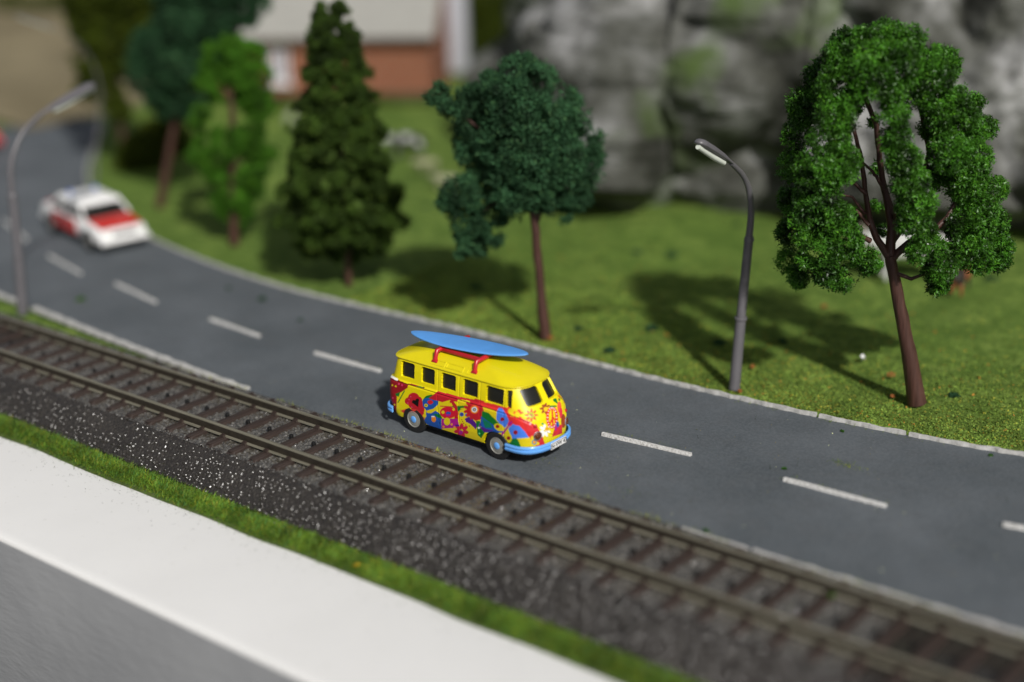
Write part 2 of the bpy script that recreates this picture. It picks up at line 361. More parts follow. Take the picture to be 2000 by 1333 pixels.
def blades(name, P, L, W, lean=.7, tint=None, mat=None, **kw):
    """P (n,3) roots; each blade a bent two-segment sliver"""
    n = len(P); a = RNG.random(n)*2*np.pi; le = (RNG.random(n)*.75+.25)*lean if lean > 1 else RNG.random(n)*lean; dirn = np.stack([np.cos(a)*np.sin(le*1.4), np.sin(a)*np.sin(le*1.4), np.cos(le*1.4)], 1)
    le2 = le+.5*RNG.random(n); d2 = np.stack([np.cos(a)*np.sin(le2*1.5), np.sin(a)*np.sin(le2*1.5), np.cos(le2*1.5)], 1)
    sd = np.stack([-np.sin(a+1.0*RNG.random(n)), np.cos(a+RNG.random(n)), 0*a], 1)*W/2
    l = (L*(.5+RNG.random(n)))[:, None]
    p1 = P+dirn*l*.55; p2 = p1+d2*l*.5
    V = np.stack([P-sd, P+sd, p1+sd*.8, p1-sd*.8, p2], 1).reshape(-1, 3); b = np.arange(n)[:, None]*5
    col = tint if tint is not None else (.55+.75*RNG.random((n, 1)))*np.array([1, 1, 1])+np.where(RNG.random((n, 1)) > .88, 1, 0)*np.array([1.0, .5, .3])
    return tag(mesh_np(name, V, [b+np.array([[0, 1, 2, 3]]), b+np.array([[3, 2, 4]])], mat or M['blade'], col=np.repeat(col, 5, 0)), kind='stuff', **kw)
n = 190000; x = RNG.uniform(-24, 12, n); t = RNG.random(n); e = edge_y(x)+.02; y = -1.60+(e+1.60)*t
fr = RNG.random(n) < (.30+.70*np.clip((1-t)*6, 0, 1))*np.clip((t-.40)*14, 0, 1); x, y, t = x[fr], y[fr], t[fr]
z = -.80+bedh(t)
gc = vnoise(np.stack([x, y, 0*x], 1), 2.2, 3)[:, None]; gt = (.25+1.5*gc)*(.5+.8*RNG.random((len(x), 1)))*np.ones(3); gt = np.where(RNG.random((len(x), 1)) > .86, gt*np.array([2.0, 1.1, 1.0]), gt); gt = np.where(RNG.random((len(x), 1)) > .85, gt*np.array([.4, .75, 1.6]), gt)
blades('front_grass', np.stack([x, y, z+.03*RNG.random(len(x))], 1), .125, .0105, 1.25, tint=gt, label='strip of green static grass between ballast and white ledge')
# stray fibres on the ledge
n = 900; x = RNG.uniform(-20, 9, n); y = edge_y(x)-RNG.exponential(.22, n)-.02
blades('stray_fibres', np.stack([x, y, 0*x-.797], 1), .05, .008, 1.6, tint=np.full((n, 3), .45)*RNG.random((n, 1)))
# road edge fibres and flakes
n = 2600; x = RNG.uniform(-14, 10, n); y = 1.50+RNG.normal(0, .04, n)+.1*(RNG.random(n) < .1)
msk = vnoise(np.stack([x, y*0, x*0], 1), 1.2, 2) > .5; x, y = x[msk], y[msk]
blades('track_edge_fibres', np.stack([x, y, 0*x+ZR+.06], 1), .09, .009, 1.2, tint=np.array([2.2, 1.3, 1.2])*(.4+.8*RNG.random((len(x), 1))))
n = 2500; K = FKf[RNG.integers(120, 880, n)]; x = K[:, 0]+RNG.normal(0, .03, n); y = K[:, 1]+RNG.choice([-.12, .1], n)+RNG.normal(0, .03, n)
msk = vnoise(np.stack([x, y*0, x*0], 1), .9, 2) > .46; x, y = x[msk], y[msk]
blades('kerb_edge_fibres', np.stack([x, y, 0*x+ZR+.02], 1), .07, .009, 1.3, tint=np.array([1.3, 1, .8])*(.4+.8*RNG.random((len(x), 1))))
# lawn flakes
def flakes(name, P, size, mat, colmul=None, **kw):
    n = len(P); R1 = RNG.standard_normal((n, 3)); R2 = RNG.standard_normal((n, 3)); s = (size*(.4+RNG.random(n)))[:, None]
    R1 /= np.linalg.norm(R1, axis=1)[:, None]; R2 /= np.linalg.norm(R2, axis=1)[:, None]
    V = np.stack([P-R1*s*.5, P+R1*s*.5, P+R2*s*.6], 1).reshape(-1, 3); b = np.arange(n)[:, None]*3
    col = (.45+.95*RNG.random((n, 1)))*np.ones(3) if colmul is None else colmul
    return tag(mesh_np(name, V, b+np.array([[0, 1, 2]]), mat, col=np.repeat(col, 3, 0)), kind='stuff', **kw)
def lawn_z(x, y):
    P = np.stack([x, y, 0*x], 1); return ZR-.03+(vnoise(P, .35, 3)-.5)*.34*np.clip((y-9.2)/6, 0, 1)-.06*(1-np.clip((y-9.2)/6, 0, 1))
def kerb_y(x): return np.interp(x, FKf[:, 0], FKf[:, 1])
n = 150000; x = RNG.uniform(-12, 15, n); y = kerb_y(x)+.06+RNG.exponential(2.4, n)
cl = vnoise(np.stack([x, y, 0*x], 1), 1.6, 3)
col = (.5+.9*RNG.random((n, 1)))*(.55+.9*cl[:, None])*np.ones(3); col = np.where(RNG.random((n, 1)) > .90, col*np.array([1.9, 1.25, 1.0]), col); col = np.where(RNG.random((n, 1)) > .985, np.array([3.2, .9, 1.0]), col)
flakes('lawn_flakes', np.stack([x, y, lawn_z(x, y)+.02*RNG.random(n)], 1), .06, M['flake'], col, label='scattered turf flakes on the lawn beside the kerb')
# dark clumps in lawn
def clump(name, p, r, n, mat, size=.05, flat=.6, **kw):
    q = RNG.standard_normal((n, 3)); q /= np.linalg.norm(q, axis=1)[:, None]; q *= (r*RNG.random(n)**.4)[:, None]; q[:, 2] = np.abs(q[:, 2])*flat
    o = flakes(name, q, size, mat); o.location = p; o['kind'] = 'thing'
    if kw: tag(o, **kw)
    return o
TUFTS = [(1243,492,.2,'left of a pair below the rock face'),(1312,497,.18,'right of a pair below the rock face'),(1273,640,.2,'in the near left of the big tree shadow'),(1405,668,.18,'in shade just left of the right lamp'),(1190,682,.16,'closest to the kerb between bus and right lamp'),(1275,450,.2,'nearest the rocks'),(1528,665,.12,'in the tree shadow right of the lamp'),(1863,770,.13,'just right of the big tree trunk'),(1840,545,.24,'under the right side of the big tree crown'),(1560,555,.18,'under the left edge of the big tree crown'),(1650,560,.22,'behind the big tree, left of its trunk'),(1935,545,.24,'at the far right below the big tree crown'),(1440,440,.2,'beside the upper pole of the right lamp'),(835,405,.2,'between the cone tree and the round tree'),(930,560,.2,'in the round tree shadow left of its trunk'),(1130,640,.12,'right of the round tree foot')]
for px, py, r, wh in TUFTS:
    p = at(px, py); clump('turf_tuft', (p[0], p[1], ZR-.05), r, 260, M['leaf_t'], .06, label='dark foam tuft, '+wh, cat='tuft', group='dark tufts scattered on the lawn')
for px, py, r, mt, lab in [(512, 588, .13, 'leaf_t', 'largest dark green clump lying on the road left of the bus'), (447, 566, .09, 'leaf_t', 'small dark clump on the road behind the third lane dash'), (587, 628, .08, 'leaf_t', 'small dark clump on the road before the fourth lane dash'), (158, 588, .15, 'leaf_b', 'pale green clump on the road by the left lamp'),
                           (1378, 1040, .07, 'leaf_r', 'dark green crumb standing at the road edge by the far rail'), (1645, 845, .05, 'leaf_r', 'green crumb on the road under the kerb joint'), (1532, 918, .05, 'leaf_r', 'green crumb beside the second nearest lane dash'), (1935, 892, .05, 'leaf_r', 'green crumb against the kerb at the right')]:
    p = at(px, py); clump('road_crumb', (p[0], p[1], ZR+.02), r, int(60+r*900), M[mt], .05 if r > .1 else .035, .8, label=lab, cat='crumb')
p = at(1622, 1165, 0); clump('green_clump', (p[0], p[1], .0), .085, 240, M['leaf_b'], .04, 1, label='bright green foam clump lying between the rails', cat='clump')
p = at(697, 1106, -.7); clump('yellow_crumb', (p[0], p[1], -.70), .06, 120, plain('yellow_foam', (.7, .38, .01), .7), .03, 1, label='yellow foam crumb in the front grass strip', cat='crumb')
rust = plain('rust_foam', (.36, .13, .03), .8, 0, .3)
for px, py, r, lab in [(1740, 735, .12, 'upper orange-brown foam clump left of the big tree trunk'), (1743, 775, .06, 'lower orange-brown crumb at the foot of the big tree'), (1470, 718, .07, 'orange crumb in shade right of the right lamp'), (1610, 600, .08, 'orange crumb on the lawn between lamp and big tree'), (1445, 765, .05, 'tan crumb at the foot of the right lamp'), (1075, 662, .09, 'tan crumb at the foot of the dark green round tree')]:
    p = at(px, py); clump('foam_crumb', (p[0], p[1], ZR), r, 150, rust, .04, 1, label=lab, cat='crumb')
MB().tube([at(1685, 700, ZR+.0), at(1685, 696, ZR+.14)], [.06, .05], 8).build('pebble', M['white'], smooth=True); tag(bpy.data.objects['pebble'], 'small white pebble on the lawn left of the big tree', 'pebble')
# green-yellow fibres caught along the lane dashes, hairs and a few crumbs on the road
PP_ = []
for d_ in dash[3:8]:
    if d_ is None: continue
    a, b = at(*d_[0], ZR), at(*d_[1], ZR); k = 90; u = RNG.random(k)[:, None]; PP_.append(a+(b-a)*(u*1.06-.03)+np.stack([RNG.normal(0, .015, k), RNG.choice([-.065, .065], k)+RNG.normal(0, .018, k), np.full(k, .015)], 1))
for px, py, k, sp_ in [(1660, 912, 120, .12), (1640, 905, 50, .08), (1075, 905, 40, .2), (1225, 960, 40, .25), (155, 590, 60, .12), (1440, 1090, 30, .2)]:
    c0 = at(px, py); PP_.append(c0+np.stack([RNG.normal(0, sp_*1.6, k), RNG.normal(0, sp_*.6, k), np.full(k, .015)], 1))
PP_ = np.vstack(PP_); kk = RNG.random((len(PP_), 1))
blades('dash_fibres', PP_, .06, .008, 1.6, tint=np.where(kk < .5, [1.6, 1.2, 1.0], np.where(kk < .8, [.5, .7, .6], [3.0, 1.6, 2.0]))*(.5+.6*RNG.random((len(PP_), 1))))
n = 70; blades('road_hairs', np.stack([RNG.uniform(-6, 9, n), RNG.uniform(2.2, 7.3, n), np.full(n, ZR+.016)], 1), .16, .007, 1.12, tint=np.full((n, 3), .12))
# tiny specks on road
n = 420; x = RNG.uniform(-9, 10, n); y = RNG.uniform(1.8, 7.5, n); k = RNG.random((n, 1))
flakes('road_specks', np.stack([x, y, 0*x+ZR+.018], 1), .028, M['flake'], np.where(k < .5, [.4, .3, 1], np.where(k < .75, [5, 3.5, 12], [2., 1, 1.5])), label='tiny specks of dust and foam on the road')

# ------------------------------------------------------------------ track
S = 0.68608; X0 = -14.7518
track = empty('railway_track', (0, 0, 0)); tag(track, 'three-rail model railway track with brown sleepers on glossy dark ballast', 'railway track')
# roadbed body
prof = [(-1.55, -.70), (-1.96, -.69), (-1.46, -.09), (-1.38, -.065), (1.38, -.065), (1.50, -.12), (1.56, -.3)]
xs = np.arange(-46, 26, .9)
V = [(x, y, z) for x in xs for y, z in prof]; n = len(prof)
mesh_np('roadbed', np.array(V), np.array([(i*n+j, i*n+j+1, (i+1)*n+j+1, (i+1)*n+j) for i in range(len(xs)-1) for j in range(n-1)]), M['ballast'], track)
# pebbly ballast moulding as real relief on the visible shoulder and between the sleepers
def relief(x0, x1, u0, u1, amp, cell, step, name, mat):
    nx = int((x1-x0)/step); nu = int((u1-u0)/step)
    # u runs along the profile: slope then flat
    P = np.array(prof[1:4]); sl = np.r_[0, np.cumsum(np.hypot(*np.diff(P, axis=0).T))]
    U = np.linspace(u0, u1, nu); X = np.linspace(x0, x1, nx); UU, XX = np.meshgrid(U, X)
    # jittered cell bumps
    r = np.random.default_rng(5); gx, gu = int((x1-x0)/cell)+4, int((u1-u0)/cell)+4
    J = r.random((gx, gu, 3)); cx = (XX-x0)/cell; cu = (UU-u0)/cell; ix = cx.astype(int); iu = cu.astype(int); best = np.full(XX.shape, 9.); hh = np.zeros(XX.shape)
    for a in (-1, 0, 1):
        for b in (-1, 0, 1):
            jx = (ix+a) % gx; ju = (iu+b) % gu; dx = ix+a+.15+.7*J[jx, ju, 0]-cx; du = iu+b+.15+.7*J[jx, ju, 1]-cu; dd_ = dx*dx+du*du
            m_ = dd_ < best; best = np.where(m_, dd_, best); hh = np.where(m_, .15+.85*J[jx, ju, 2]**1.5, hh)
    H = amp*hh*np.sqrt(np.clip(1-best*3.0, 0, 1)); return XX, UU, H
def slope_relief():
    P = np.array([prof[1], prof[2], prof[3], (-1.30, -.065)]); sl = np.r_[0, np.cumsum(np.hypot(*np.diff(P, axis=0).T))]
    XX, UU, H = relief(-17, 9, 0, sl[-1], .052, .074, .0115, 'b', None)
    Y = np.interp(UU, sl, P[:, 0]); Z = np.interp(UU, sl, P[:, 1])
    nrm = np.array([-.77, .64]); k = np.clip((sl[1]-UU)/.1+.5, 0, 1)
    Y = Y+H*nrm[0]*k; Z = Z+H*(nrm[1]*k+(1-k))+.004
    V = np.stack([XX.ravel(), Y.ravel(), Z.ravel()], 1); nx, nu = XX.shape
    i = np.arange((nx-1)*(nu-1)); r_, c_ = i//(nu-1), i % (nu-1); a = r_*nu+c_
    o = mesh_np('ballast_shoulder', V, np.stack([a, a+1, a+nu+1, a+nu], 1), M['ballast'], track, smooth=True); o['kind'] = 'stuff'
slope_relief()
def bed_relief():
    XX, UU, H = relief(-16, 8, 0, 2.72, .048, .072, .015, 'b', None)
    V = np.stack([XX.ravel(), UU.ravel()-1.36, (H-.061).ravel()], 1); nx, nu = XX.shape
    i = np.arange((nx-1)*(nu-1)); r_, c_ = i//(nu-1), i % (nu-1); a = r_*nu+c_
    o = mesh_np('ballast_infill', V, np.stack([a, a+1, a+nu+1, a+nu], 1), M['ballast_in'], track, smooth=True); o['kind'] = 'stuff'
bed_relief()
# joint line between two roadbed sections
p = at(830, 1090, -.4); MB().tube([(p[0], -1.96, -.70), (p[0]+.02, -1.47, -.085)], .018, 6).build('section_joint', M['web'], track)
# rails
def railprof(yc, pieces):
    for nm, w0, w1, z0, z1, mt in pieces:
        m_ = MB(); V = []
        for x in (-46, 26): V += [(x, yc-w0/2, z0), (x, yc+w0/2, z0), (x, yc+w1/2, z1), (x, yc-w1/2, z1)]
        m_.add(V, [(0, 1, 2, 3), (7, 6, 5, 4), (0, 4, 5, 1), (1, 5, 6, 2), (2, 6, 7, 3), (3, 7, 4, 0)])
        yield nm, m_, mt
for yc in (-.75, .75):
    r_ = None
    for nm, m_, mt in railprof(yc, [('rail', .072, .066, .192, .235, 'rail'), ('rail_web', .05, .05, .04, .192, 'web'), ('rail_foot', .165, .15, .008, .04, 'rail')]):
        ob = m_.build(nm, M[mt], track if r_ is None else r_, bevel=.006, seg=1)
        if r_ is None: r_ = ob
# sleepers with clips, studs
def sleeper_mesh():
    m_ = MB(); m_.box((0, 0, -.035), (.235, 2.62, .085), taper=.93); m_.box((0, 0, .012), (.10, 2.56, .012))
    return m_
def clip_mesh():
    m_ = MB()
    for yc in (-.75, .75):
        for sd in (-1, 1):
            m_.box((0, yc+sd*.115, .03), (.15, .06, .08), taper=.7); m_.box((.0, yc+sd*.085, .07), (.09, .05, .025))
    return m_
sl0 = cl0 = st0 = None; cnt = 0
i0, i1 = -26, 54
for i in range(i0, i1):
    xc = X0+S*i+.14
    if sl0 is None:
        sl0 = sleeper_mesh().build('sleeper', M['sleeper'], track, bevel=.012, seg=1); cl0 = clip_mesh().build('rail_clips', M['sleeper'], sl0); cl0['kind'] = 'stuff'
        st0 = MB().disc_stack((0, 0, 0), (0, 0, 1), [(-.06, .05), (.03, .05), (.055, .042), (.066, .02)], 10).build('contact_stud', M['stud'], track, smooth=True)
        s_, c_, t_ = sl0, cl0, st0
    else:
        s_ = sl0.copy(); COL.objects.link(s_); c_ = cl0.copy(); COL.objects.link(c_); c_.parent = s_; t_ = st0.copy(); COL.objects.link(t_)
    s_.location = (xc+random.uniform(-.006, .006), 0, 0); s_.rotation_euler = (0, 0, random.uniform(-.004, .004)); t_.location = (X0+S*i, 0, .02)

# ------------------------------------------------------------------ lamps
def lamp(name, base, pts, head, diff, rr, label, x):
    b = on_x(*base, x) if False else at(*base); X = b[0]
    t = empty(name, (X, b[1], ZR)); tag(t, label, 'street lamp', 'street lamps along the road')
    q = lambda p: Vector(on_x(p[0], p[1], X))-Vector((X, b[1], ZR))
    P = [Vector((0, 0, -.05))]+[q(p) for p in pts]
    # smooth arm
    low, mid, arm = P[0:2], P[1:3], P[2:]
    MB().tube([low[0], low[1]], [rr*1.0, rr*.9], 14).build('lower_pole', M['lamp'], t, smooth=True)
    MB().tube([low[1]-Vector((0, 0, .04)), low[1]+Vector((0, 0, .03))], rr*1.08, 14).build('collar', M['lamp'], t, smooth=True, bevel=.008)
    MB().tube(mid, [rr*.82, rr*.78], 14).build('middle_pole', M['lamp'], t, smooth=True)
    MB().tube([mid[1]-Vector((0, 0, .05)), mid[1]+Vector((0, 0, .05))], [rr*.92, rr*.7], 14).build('collar', M['lamp'], t, smooth=True)
    # Catmull-Rom arm
    Q = [arm[0]]+arm+[arm[-1]]; out = []
    for i in range(1, len(Q)-2):
        for k in range(8):
            u = k/8; a, b_, c, d_ = Q[i-1], Q[i], Q[i+1], Q[i+2]
            out.append(.5*((2*b_)+(c-a)*u+(2*a-5*b_+4*c-d_)*u*u+(3*b_-a-3*c+d_)*u**3))
    out.append(arm[-1]); k = len(out)
    MB().tube(out, [rr*(.62-.22*i/k) for i in range(k)], 12).build('arm', M['lamp'], t, smooth=True)
    h0, h1 = q(head[0]), q(head[1]); dv = h1-h0
    prf = [(-.02, .4), (.12, .62), (.3, .95), (.6, 1.15), (.88, 1.15), (.97, .9), (1.0, .35)]
    m_ = MB(); n = 16; V = []
    side = Vector((1, 0, 0)); upv = dv.normalized().cross(side).normalized()
    if upv.z < 0: upv = -upv
    for s_, r_ in prf:
        for k in range(n):
            a = 2*math.pi*k/n; zz = math.sin(a); V.append(h0+dv*s_+side*math.cos(a)*r_*rr*.95+upv*(zz*(1.0 if zz > 0 else .25))*r_*rr*.85)
    Fs = [(i*n+k, i*n+(k+1) % n, (i+1)*n+(k+1) % n, (i+1)*n+k) for i in range(len(prf)-1) for k in range(n)]+[tuple(range(n)), tuple((len(prf)-1)*n+k for k in range(n))]
    hd = m_.add(V, Fs).build('lamp_head', M['lamp'], t, smooth=True, sharp=70)
    MB().tube([h0+dv*.22-upv*rr*.55, h0+dv*.5-upv*rr*.62, h0+dv*.96-upv*rr*.52], [rr*.45, rr*.52, rr*.42], 10).build('diffuser', M['lampw'], hd, smooth=True)
    return t
lamp('street_lamp', (1434, 757), [(1447, 622), (1463, 466), (1467, 415), (1463, 372), (1450, 342), (1428, 319)], [(1430, 321), (1362, 279)], None, .135, 'grey street lamp on the lawn right of the bus, arm bent left', 0)
lamp('street_lamp', (44, 610), [(36, 500), (24, 380), (21, 335), (28, 295), (48, 255), (82, 222)], [(80, 224), (184, 166)], None, .15, 'grey street lamp between track and road at the left edge, arm bent right', 0)
lamp('street_lamp', (186, 372), [(187, 310), (192, 235), (196, 185), (186, 135), (160, 92), (120, 60)], [(122, 62), (30, 30)], None, .05, 'far blurred street lamp beyond the white and red car', 0)

# ------------------------------------------------------------------ trees
def foliage(name, blobs, dens, size, mat, parent, spiky=1.0, seed=1, lump=1.0, thr=.42, cluster=5.0, flat=1.0, tintr=(.5, 1.2)):
    """leaf-sized slivers clustered in the volume of overlapping lobes"""
    r = np.random.default_rng(seed); PP = []
    for c, rd in blobs:
        n = int(dens*rd*rd); q = r.standard_normal((n, 3)); q /= np.linalg.norm(q, axis=1)[:, None]
        rr = rd*(.35+.75*r.random(n)**.45); P = q*rr[:, None]; P[:, 2] *= flat; PP.append(P+np.asarray(c))
    P = np.vstack(PP); nz = vnoise(P+100, cluster*.45, 1)*.4+vnoise(P+50, cluster*1.0, 1)*.6
    P = P[nz > thr]; n = len(P)
    k = 3; P = np.repeat(P, k, 0); n = len(P)
    P = P+r.standard_normal((n, 3))*size*.35
    a = r.standard_normal((n, 3)); a /= np.linalg.norm(a, axis=1)[:, None]; b = r.standard_normal((n, 3)); b = np.cross(a, b); b /= np.linalg.norm(b, axis=1)[:, None]
    s = (size*(.5+r.random(n)))[:, None]
    V = np.stack([P-b*s*.22/spiky, P+b*s*.22/spiky, P+a*s*.9], 1).reshape(-1, 3)
    t = tintr[0]+(tintr[1]-tintr[0])*vnoise(P, 3.0, 2)[:, None]*1.1; t = np.clip(t, .12, 3)*(.75+.5*r.random((n, 1))); col = t*np.ones(3)
    col = np.where(r.random((n, 1)) > .93, col*np.array([2.0, 1.6, 1.4]), col)
    return mesh_np(name, V, np.arange(n)[:, None]*3+np.array([[0, 1, 2]]), mat, parent, col=np.repeat(col, 3, 0))
def rel(base, items, ppm):
    """(px, py, radius px, behind m) -> centre relative to the tree's foot, radius in metres"""
    return [(up(base, i[0], i[1], i[3] if len(i) > 3 else 0)-np.asarray(base), i[2]/ppm) for i in items]
def limb(base, pts): return [up(base, p[0], p[1], p[2] if len(p) > 2 else 0)-np.asarray(base) for p in pts]
def tree(name, basepx, ppm, blobs, limbs, mat, label, dens, size, zoff=0, jitter=.35, group=None, cat='tree', **kw):
    b = at(*basepx); b[2] = ZR-.05; t = empty(name, b); tag(t, label, cat, group)
    tr = MB()
    for pts, rs in limbs:
        P = limb(b, pts); Q = []; R_ = []
        for i in range(len(P)-1):
            for u in (0, .33, .66):
                Q.append(P[i]*(1-u)+P[i+1]*u+RNG.normal(0, .006, 3)); R_.append((rs[i]*(1-u)+rs[i+1]*u)*RNG.uniform(.93, 1.07))
        Q.append(P[-1]); R_.append(rs[-1]); tr.tube(Q, R_, 9)
    tr.build('trunk', M['bark'], t, smooth=True, sharp=60)
    bl = rel(b, blobs, ppm)
    if jitter:
        out = []
        for k, (c, rd) in enumerate(bl):
            out.append((c, rd))
            for j in range(2): q = RNG.normal(0, 1, 3); q /= np.linalg.norm(q); out.append((c+q*rd*.75, rd*jitter*1.3))
        bl = out
    foliage('crown', bl, dens, size, mat, t, **kw)
    return t
# big tree at the right
blR = [(1605,150,32,.9),(1575,205,34,.9),(1558,260,28,.9),(1550,325,32,.8),(1552,390,30,.8),(1545,455,28,.8),(1540,510,24,.8),(1560,545,18,.6),
 (1650,115,40,.2),(1640,170,40,-.2),(1635,225,38,-.5),(1620,275,36,-.7),(1600,330,42,-.6),(1640,320,36,-.8),(1598,385,42,-.5),(1590,440,44,-.5),(1600,490,42,-.5),(1645,545,24,-.5),(1620,530,30,-.5),
 (1640,425,28,-.7),(1650,470,32,-.7),(1690,510,26,-.6),(1705,515,16,-.6),
 (1690,90,34,0),(1730,75,32,.3),(1770,90,36,0),(1700,130,42,-.5),(1750,130,42,-.5),(1800,120,38,0),(1840,130,34,.4),(1690,165,30,-.6),(1650,80,24,.5),
 (1820,170,42,-.2),(1850,210,44,-.1),(1875,255,44,0),(1890,305,42,.1),(1855,300,36,-.4),(1885,350,40,0),(1905,395,42,.1),(1925,440,40,.2),(1940,480,36,.3),(1895,440,42,-.2),(1895,485,40,-.3),(1950,505,24,.3),(1915,510,24,-.1),(1925,250,20,.5),(1945,370,22,.5),(1905,200,16,.5),
 (1740,180,26,-.7),(1742,225,28,-.8),(1748,270,28,-.8),(1765,315,32,-.8),(1775,355,34,-.8),(1790,400,34,-.8),(1785,435,28,-.8),(1820,490,28,-.6),(1835,525,30,-.6),(1832,555,20,-.6),(1795,495,22,-.7),(1810,455,20,-.6),
 (1820,250,22,.2),(1835,345,26,.4),(1705,240,9,.9),(1718,400,14,1.0),(1712,330,10,1.0),(1725,450,12,.9),(1660,200,26,.9),(1760,210,18,.9)]
limR = [([(1790,787),(1775,690),(1762,620),(1748,545),(1738,500)],[.215,.17,.15,.13,.115]),
 ([(1738,505),(1712,465,.0),(1698,425,.1),(1690,370,.1),(1682,310,.1),(1672,270,.0),(1660,230,0)],[.10,.08,.065,.055,.05,.045,.035]),
 ([(1738,500),(1742,450,.1),(1735,400,.2),(1722,345,.3),(1716,295,.3),(1712,245,.3),(1690,190,.1),(1682,130,0)],[.115,.105,.09,.07,.06,.055,.05,.035]),
 ([(1742,505),(1775,475,-.2),(1820,455,-.2),(1850,425,0),(1868,390,.1),(1885,330,.2)],[.09,.075,.06,.055,.045,.03]),
 ([(1738,480),(1765,440,.4),(1775,400,.5),(1800,350,.4),(1815,300,.4),(1805,250,.3),(1795,200,.2),(1780,130,.1)],[.08,.065,.055,.05,.05,.045,.04,.03]),
 ([(1700,470),(1670,455,-.1),(1640,475,-.2),(1610,490,-.2)],[.06,.05,.04,.03]),([(1696,440),(1672,410,0),(1640,420,-.2)],[.045,.035,.025]),([(1692,380),(1665,355,.2),(1625,335,.1)],[.045,.035,.025]),
 ([(1728,375,.2),(1712,345,.2),(1700,330,.3),(1665,300,.4)],[.04,.035,.03,.025]),([(1742,530),(1780,545,-.2),(1820,530,-.4)],[.05,.04,.03]),([(1775,470,-.1),(1800,490,-.4),(1825,500,-.5)],[.04,.035,.03]),
 ([(1815,325,.4),(1840,350,.3),(1860,370,.2)],[.035,.03,.02]),([(1805,270,.3),(1830,260,.2),(1850,240,0)],[.03,.03,.02]),([(1690,420),(1665,385,.3),(1640,380,.4)],[.04,.03,.02]),([(1742,440,.2),(1755,400,-.2),(1765,350,-.6)],[.045,.035,.03])]
tree('broad_tree', (1789, 787), 87, blR, limR, M['leaf_r'], 'tall broad fresh-green foam tree with brown forked trunk at the right', 13000, .074, spiky=1.1, seed=11, thr=.435, cluster=6.5, jitter=.25, tintr=(-.5, 2.5))
# dark blue-green round tree
blT = [(852,182,22,0),(880,205,26,0),(915,215,40,0),(960,180,36,0),(1010,145,34,0),(1050,165,38,0),(1090,200,40,0),(1120,225,36,.2),(1140,280,38,.2),(1145,330,38,.2),(1120,375,36,0),(1075,395,32,-.3),
 (1000,200,50,-.4),(1050,240,55,-.5),(980,270,50,-.3),(1040,310,55,-.7),(1090,310,50,-.5),(920,270,36,.4),(930,310,38,.3),(900,380,36,0),(945,370,40,-.1),(1000,370,45,-.4),(1040,370,40,-.5),(915,430,34,0),(955,430,32,0),(915,470,26,0),(900,490,14,0),(945,480,22,.1),(1000,420,26,-.2),(1160,310,22,.4),(1030,125,16,0),(990,330,40,.8),(1080,260,45,.8),(1000,230,50,.9),(870,395,16,0),(1100,420,16,-.3),(960,460,24,-.1)]
limT = [([(1065,660),(1058,580),(1050,500),(1044,430),(1030,380),(1000,330)],[.16,.125,.11,.10,.08,.05]),([(1046,440),(1070,380),(1100,330)],[.07,.05,.03]),([(1035,400),(960,400),(920,440)],[.05,.04,.03]),([(1000,330),(960,270),(860,190)],[.05,.04,.025]),([(1010,340),(1020,240),(1010,160)],[.05,.04,.02])]
tree('round_tree', (1065, 659), 76.7, blT, limT, M['leaf_t'], 'dark blue-green round-crowned tree on the lawn right behind the bus', 7000, .085, seed=12, thr=.465, cluster=4.4, tintr=(.0, 1.9))
# conifer
rc = np.random.default_rng(4); blC = []
for yy in range(10, 505, 11):
    hw = np.interp(yy, [0, 12, 50, 120, 200, 300, 380, 430, 470, 505], [8, 24, 40, 56, 76, 96, 112, 116, 80, 18])*(1+.12*math.sin(yy*.11)); cxx = 648+(yy/500)*24
    k = max(4, int(hw/5))
    for j in range(k):
        ang = rc.random()*2*math.pi; q = .5+.5*rc.random()**.5; u = math.cos(ang)*hw*q; dp = math.sin(ang)*hw*q/69
        blC.append((cxx+u, yy+rc.uniform(-6, 6)+abs(u)*.18, rc.uniform(6, 11) if yy > 30 else 8, dp))
tree('conifer', (682, 556), 69, blC, [([(682,558),(678,480),(668,350),(660,200),(652,40)],[.10,.09,.08,.06,.02])], M['leaf_c'], 'tall dark olive cone-shaped tree by the kerb left of the bus', 8500, .085, seed=13, thr=.43, cluster=5.5, jitter=.55, tintr=(.1, 1.8))
blB = [(430,170,26,.2),(480,190,22,.3),(450,270,20,.3),(500,290,20,-.2),(440,345,22,.2),(425,105,24,0),(455,95,28,0),(490,110,28,0),(510,140,24,0),(415,130,22,0),(450,130,30,.3),(480,150,26,-.2),(400,165,20,0),(505,180,24,.1),(515,215,20,0),(490,210,18,.4),(395,220,18,0),(418,190,16,.4),(500,250,22,0),
 (385,240,14,0),(400,285,24,0),(430,270,22,0),(470,270,24,-.2),(380,305,14,0),(420,315,24,.1),(490,300,22,.2),(525,300,16,0),(505,330,20,0),(440,300,18,-.3),(480,345,20,-.2),(425,350,20,0),(405,330,16,0),(495,370,20,.1),(430,385,22,0),(470,390,24,-.1),(455,420,20,0),(480,415,16,0),(435,410,14,0),(465,440,12,0)]
tree('bright_tree', (457, 476), 62.9, blB, [([(457,478),(456,400),(455,330),(455,250),(450,170)],[.17,.14,.12,.10,.08]),([(455,330),(490,300)],[.05,.03])], M['leaf_b'], 'bright green tree with its trunk showing through gaps, left of the cone tree', 4200, .10, seed=14, thr=.42, cluster=4.5, tintr=(-.1, 1.8))
blG = [(360,45,52,0),(420,30,46,0),(475,15,34,0),(505,5,22,0),(300,95,40,0),(345,120,52,-.2),(290,150,38,0),(320,190,36,0),(370,180,40,.2),(400,100,46,.3),(275,120,24,0),(350,210,26,0),(330,60,40,.3),(430,70,34,.5),(400,-20,50,0),(340,-10,40,0)]
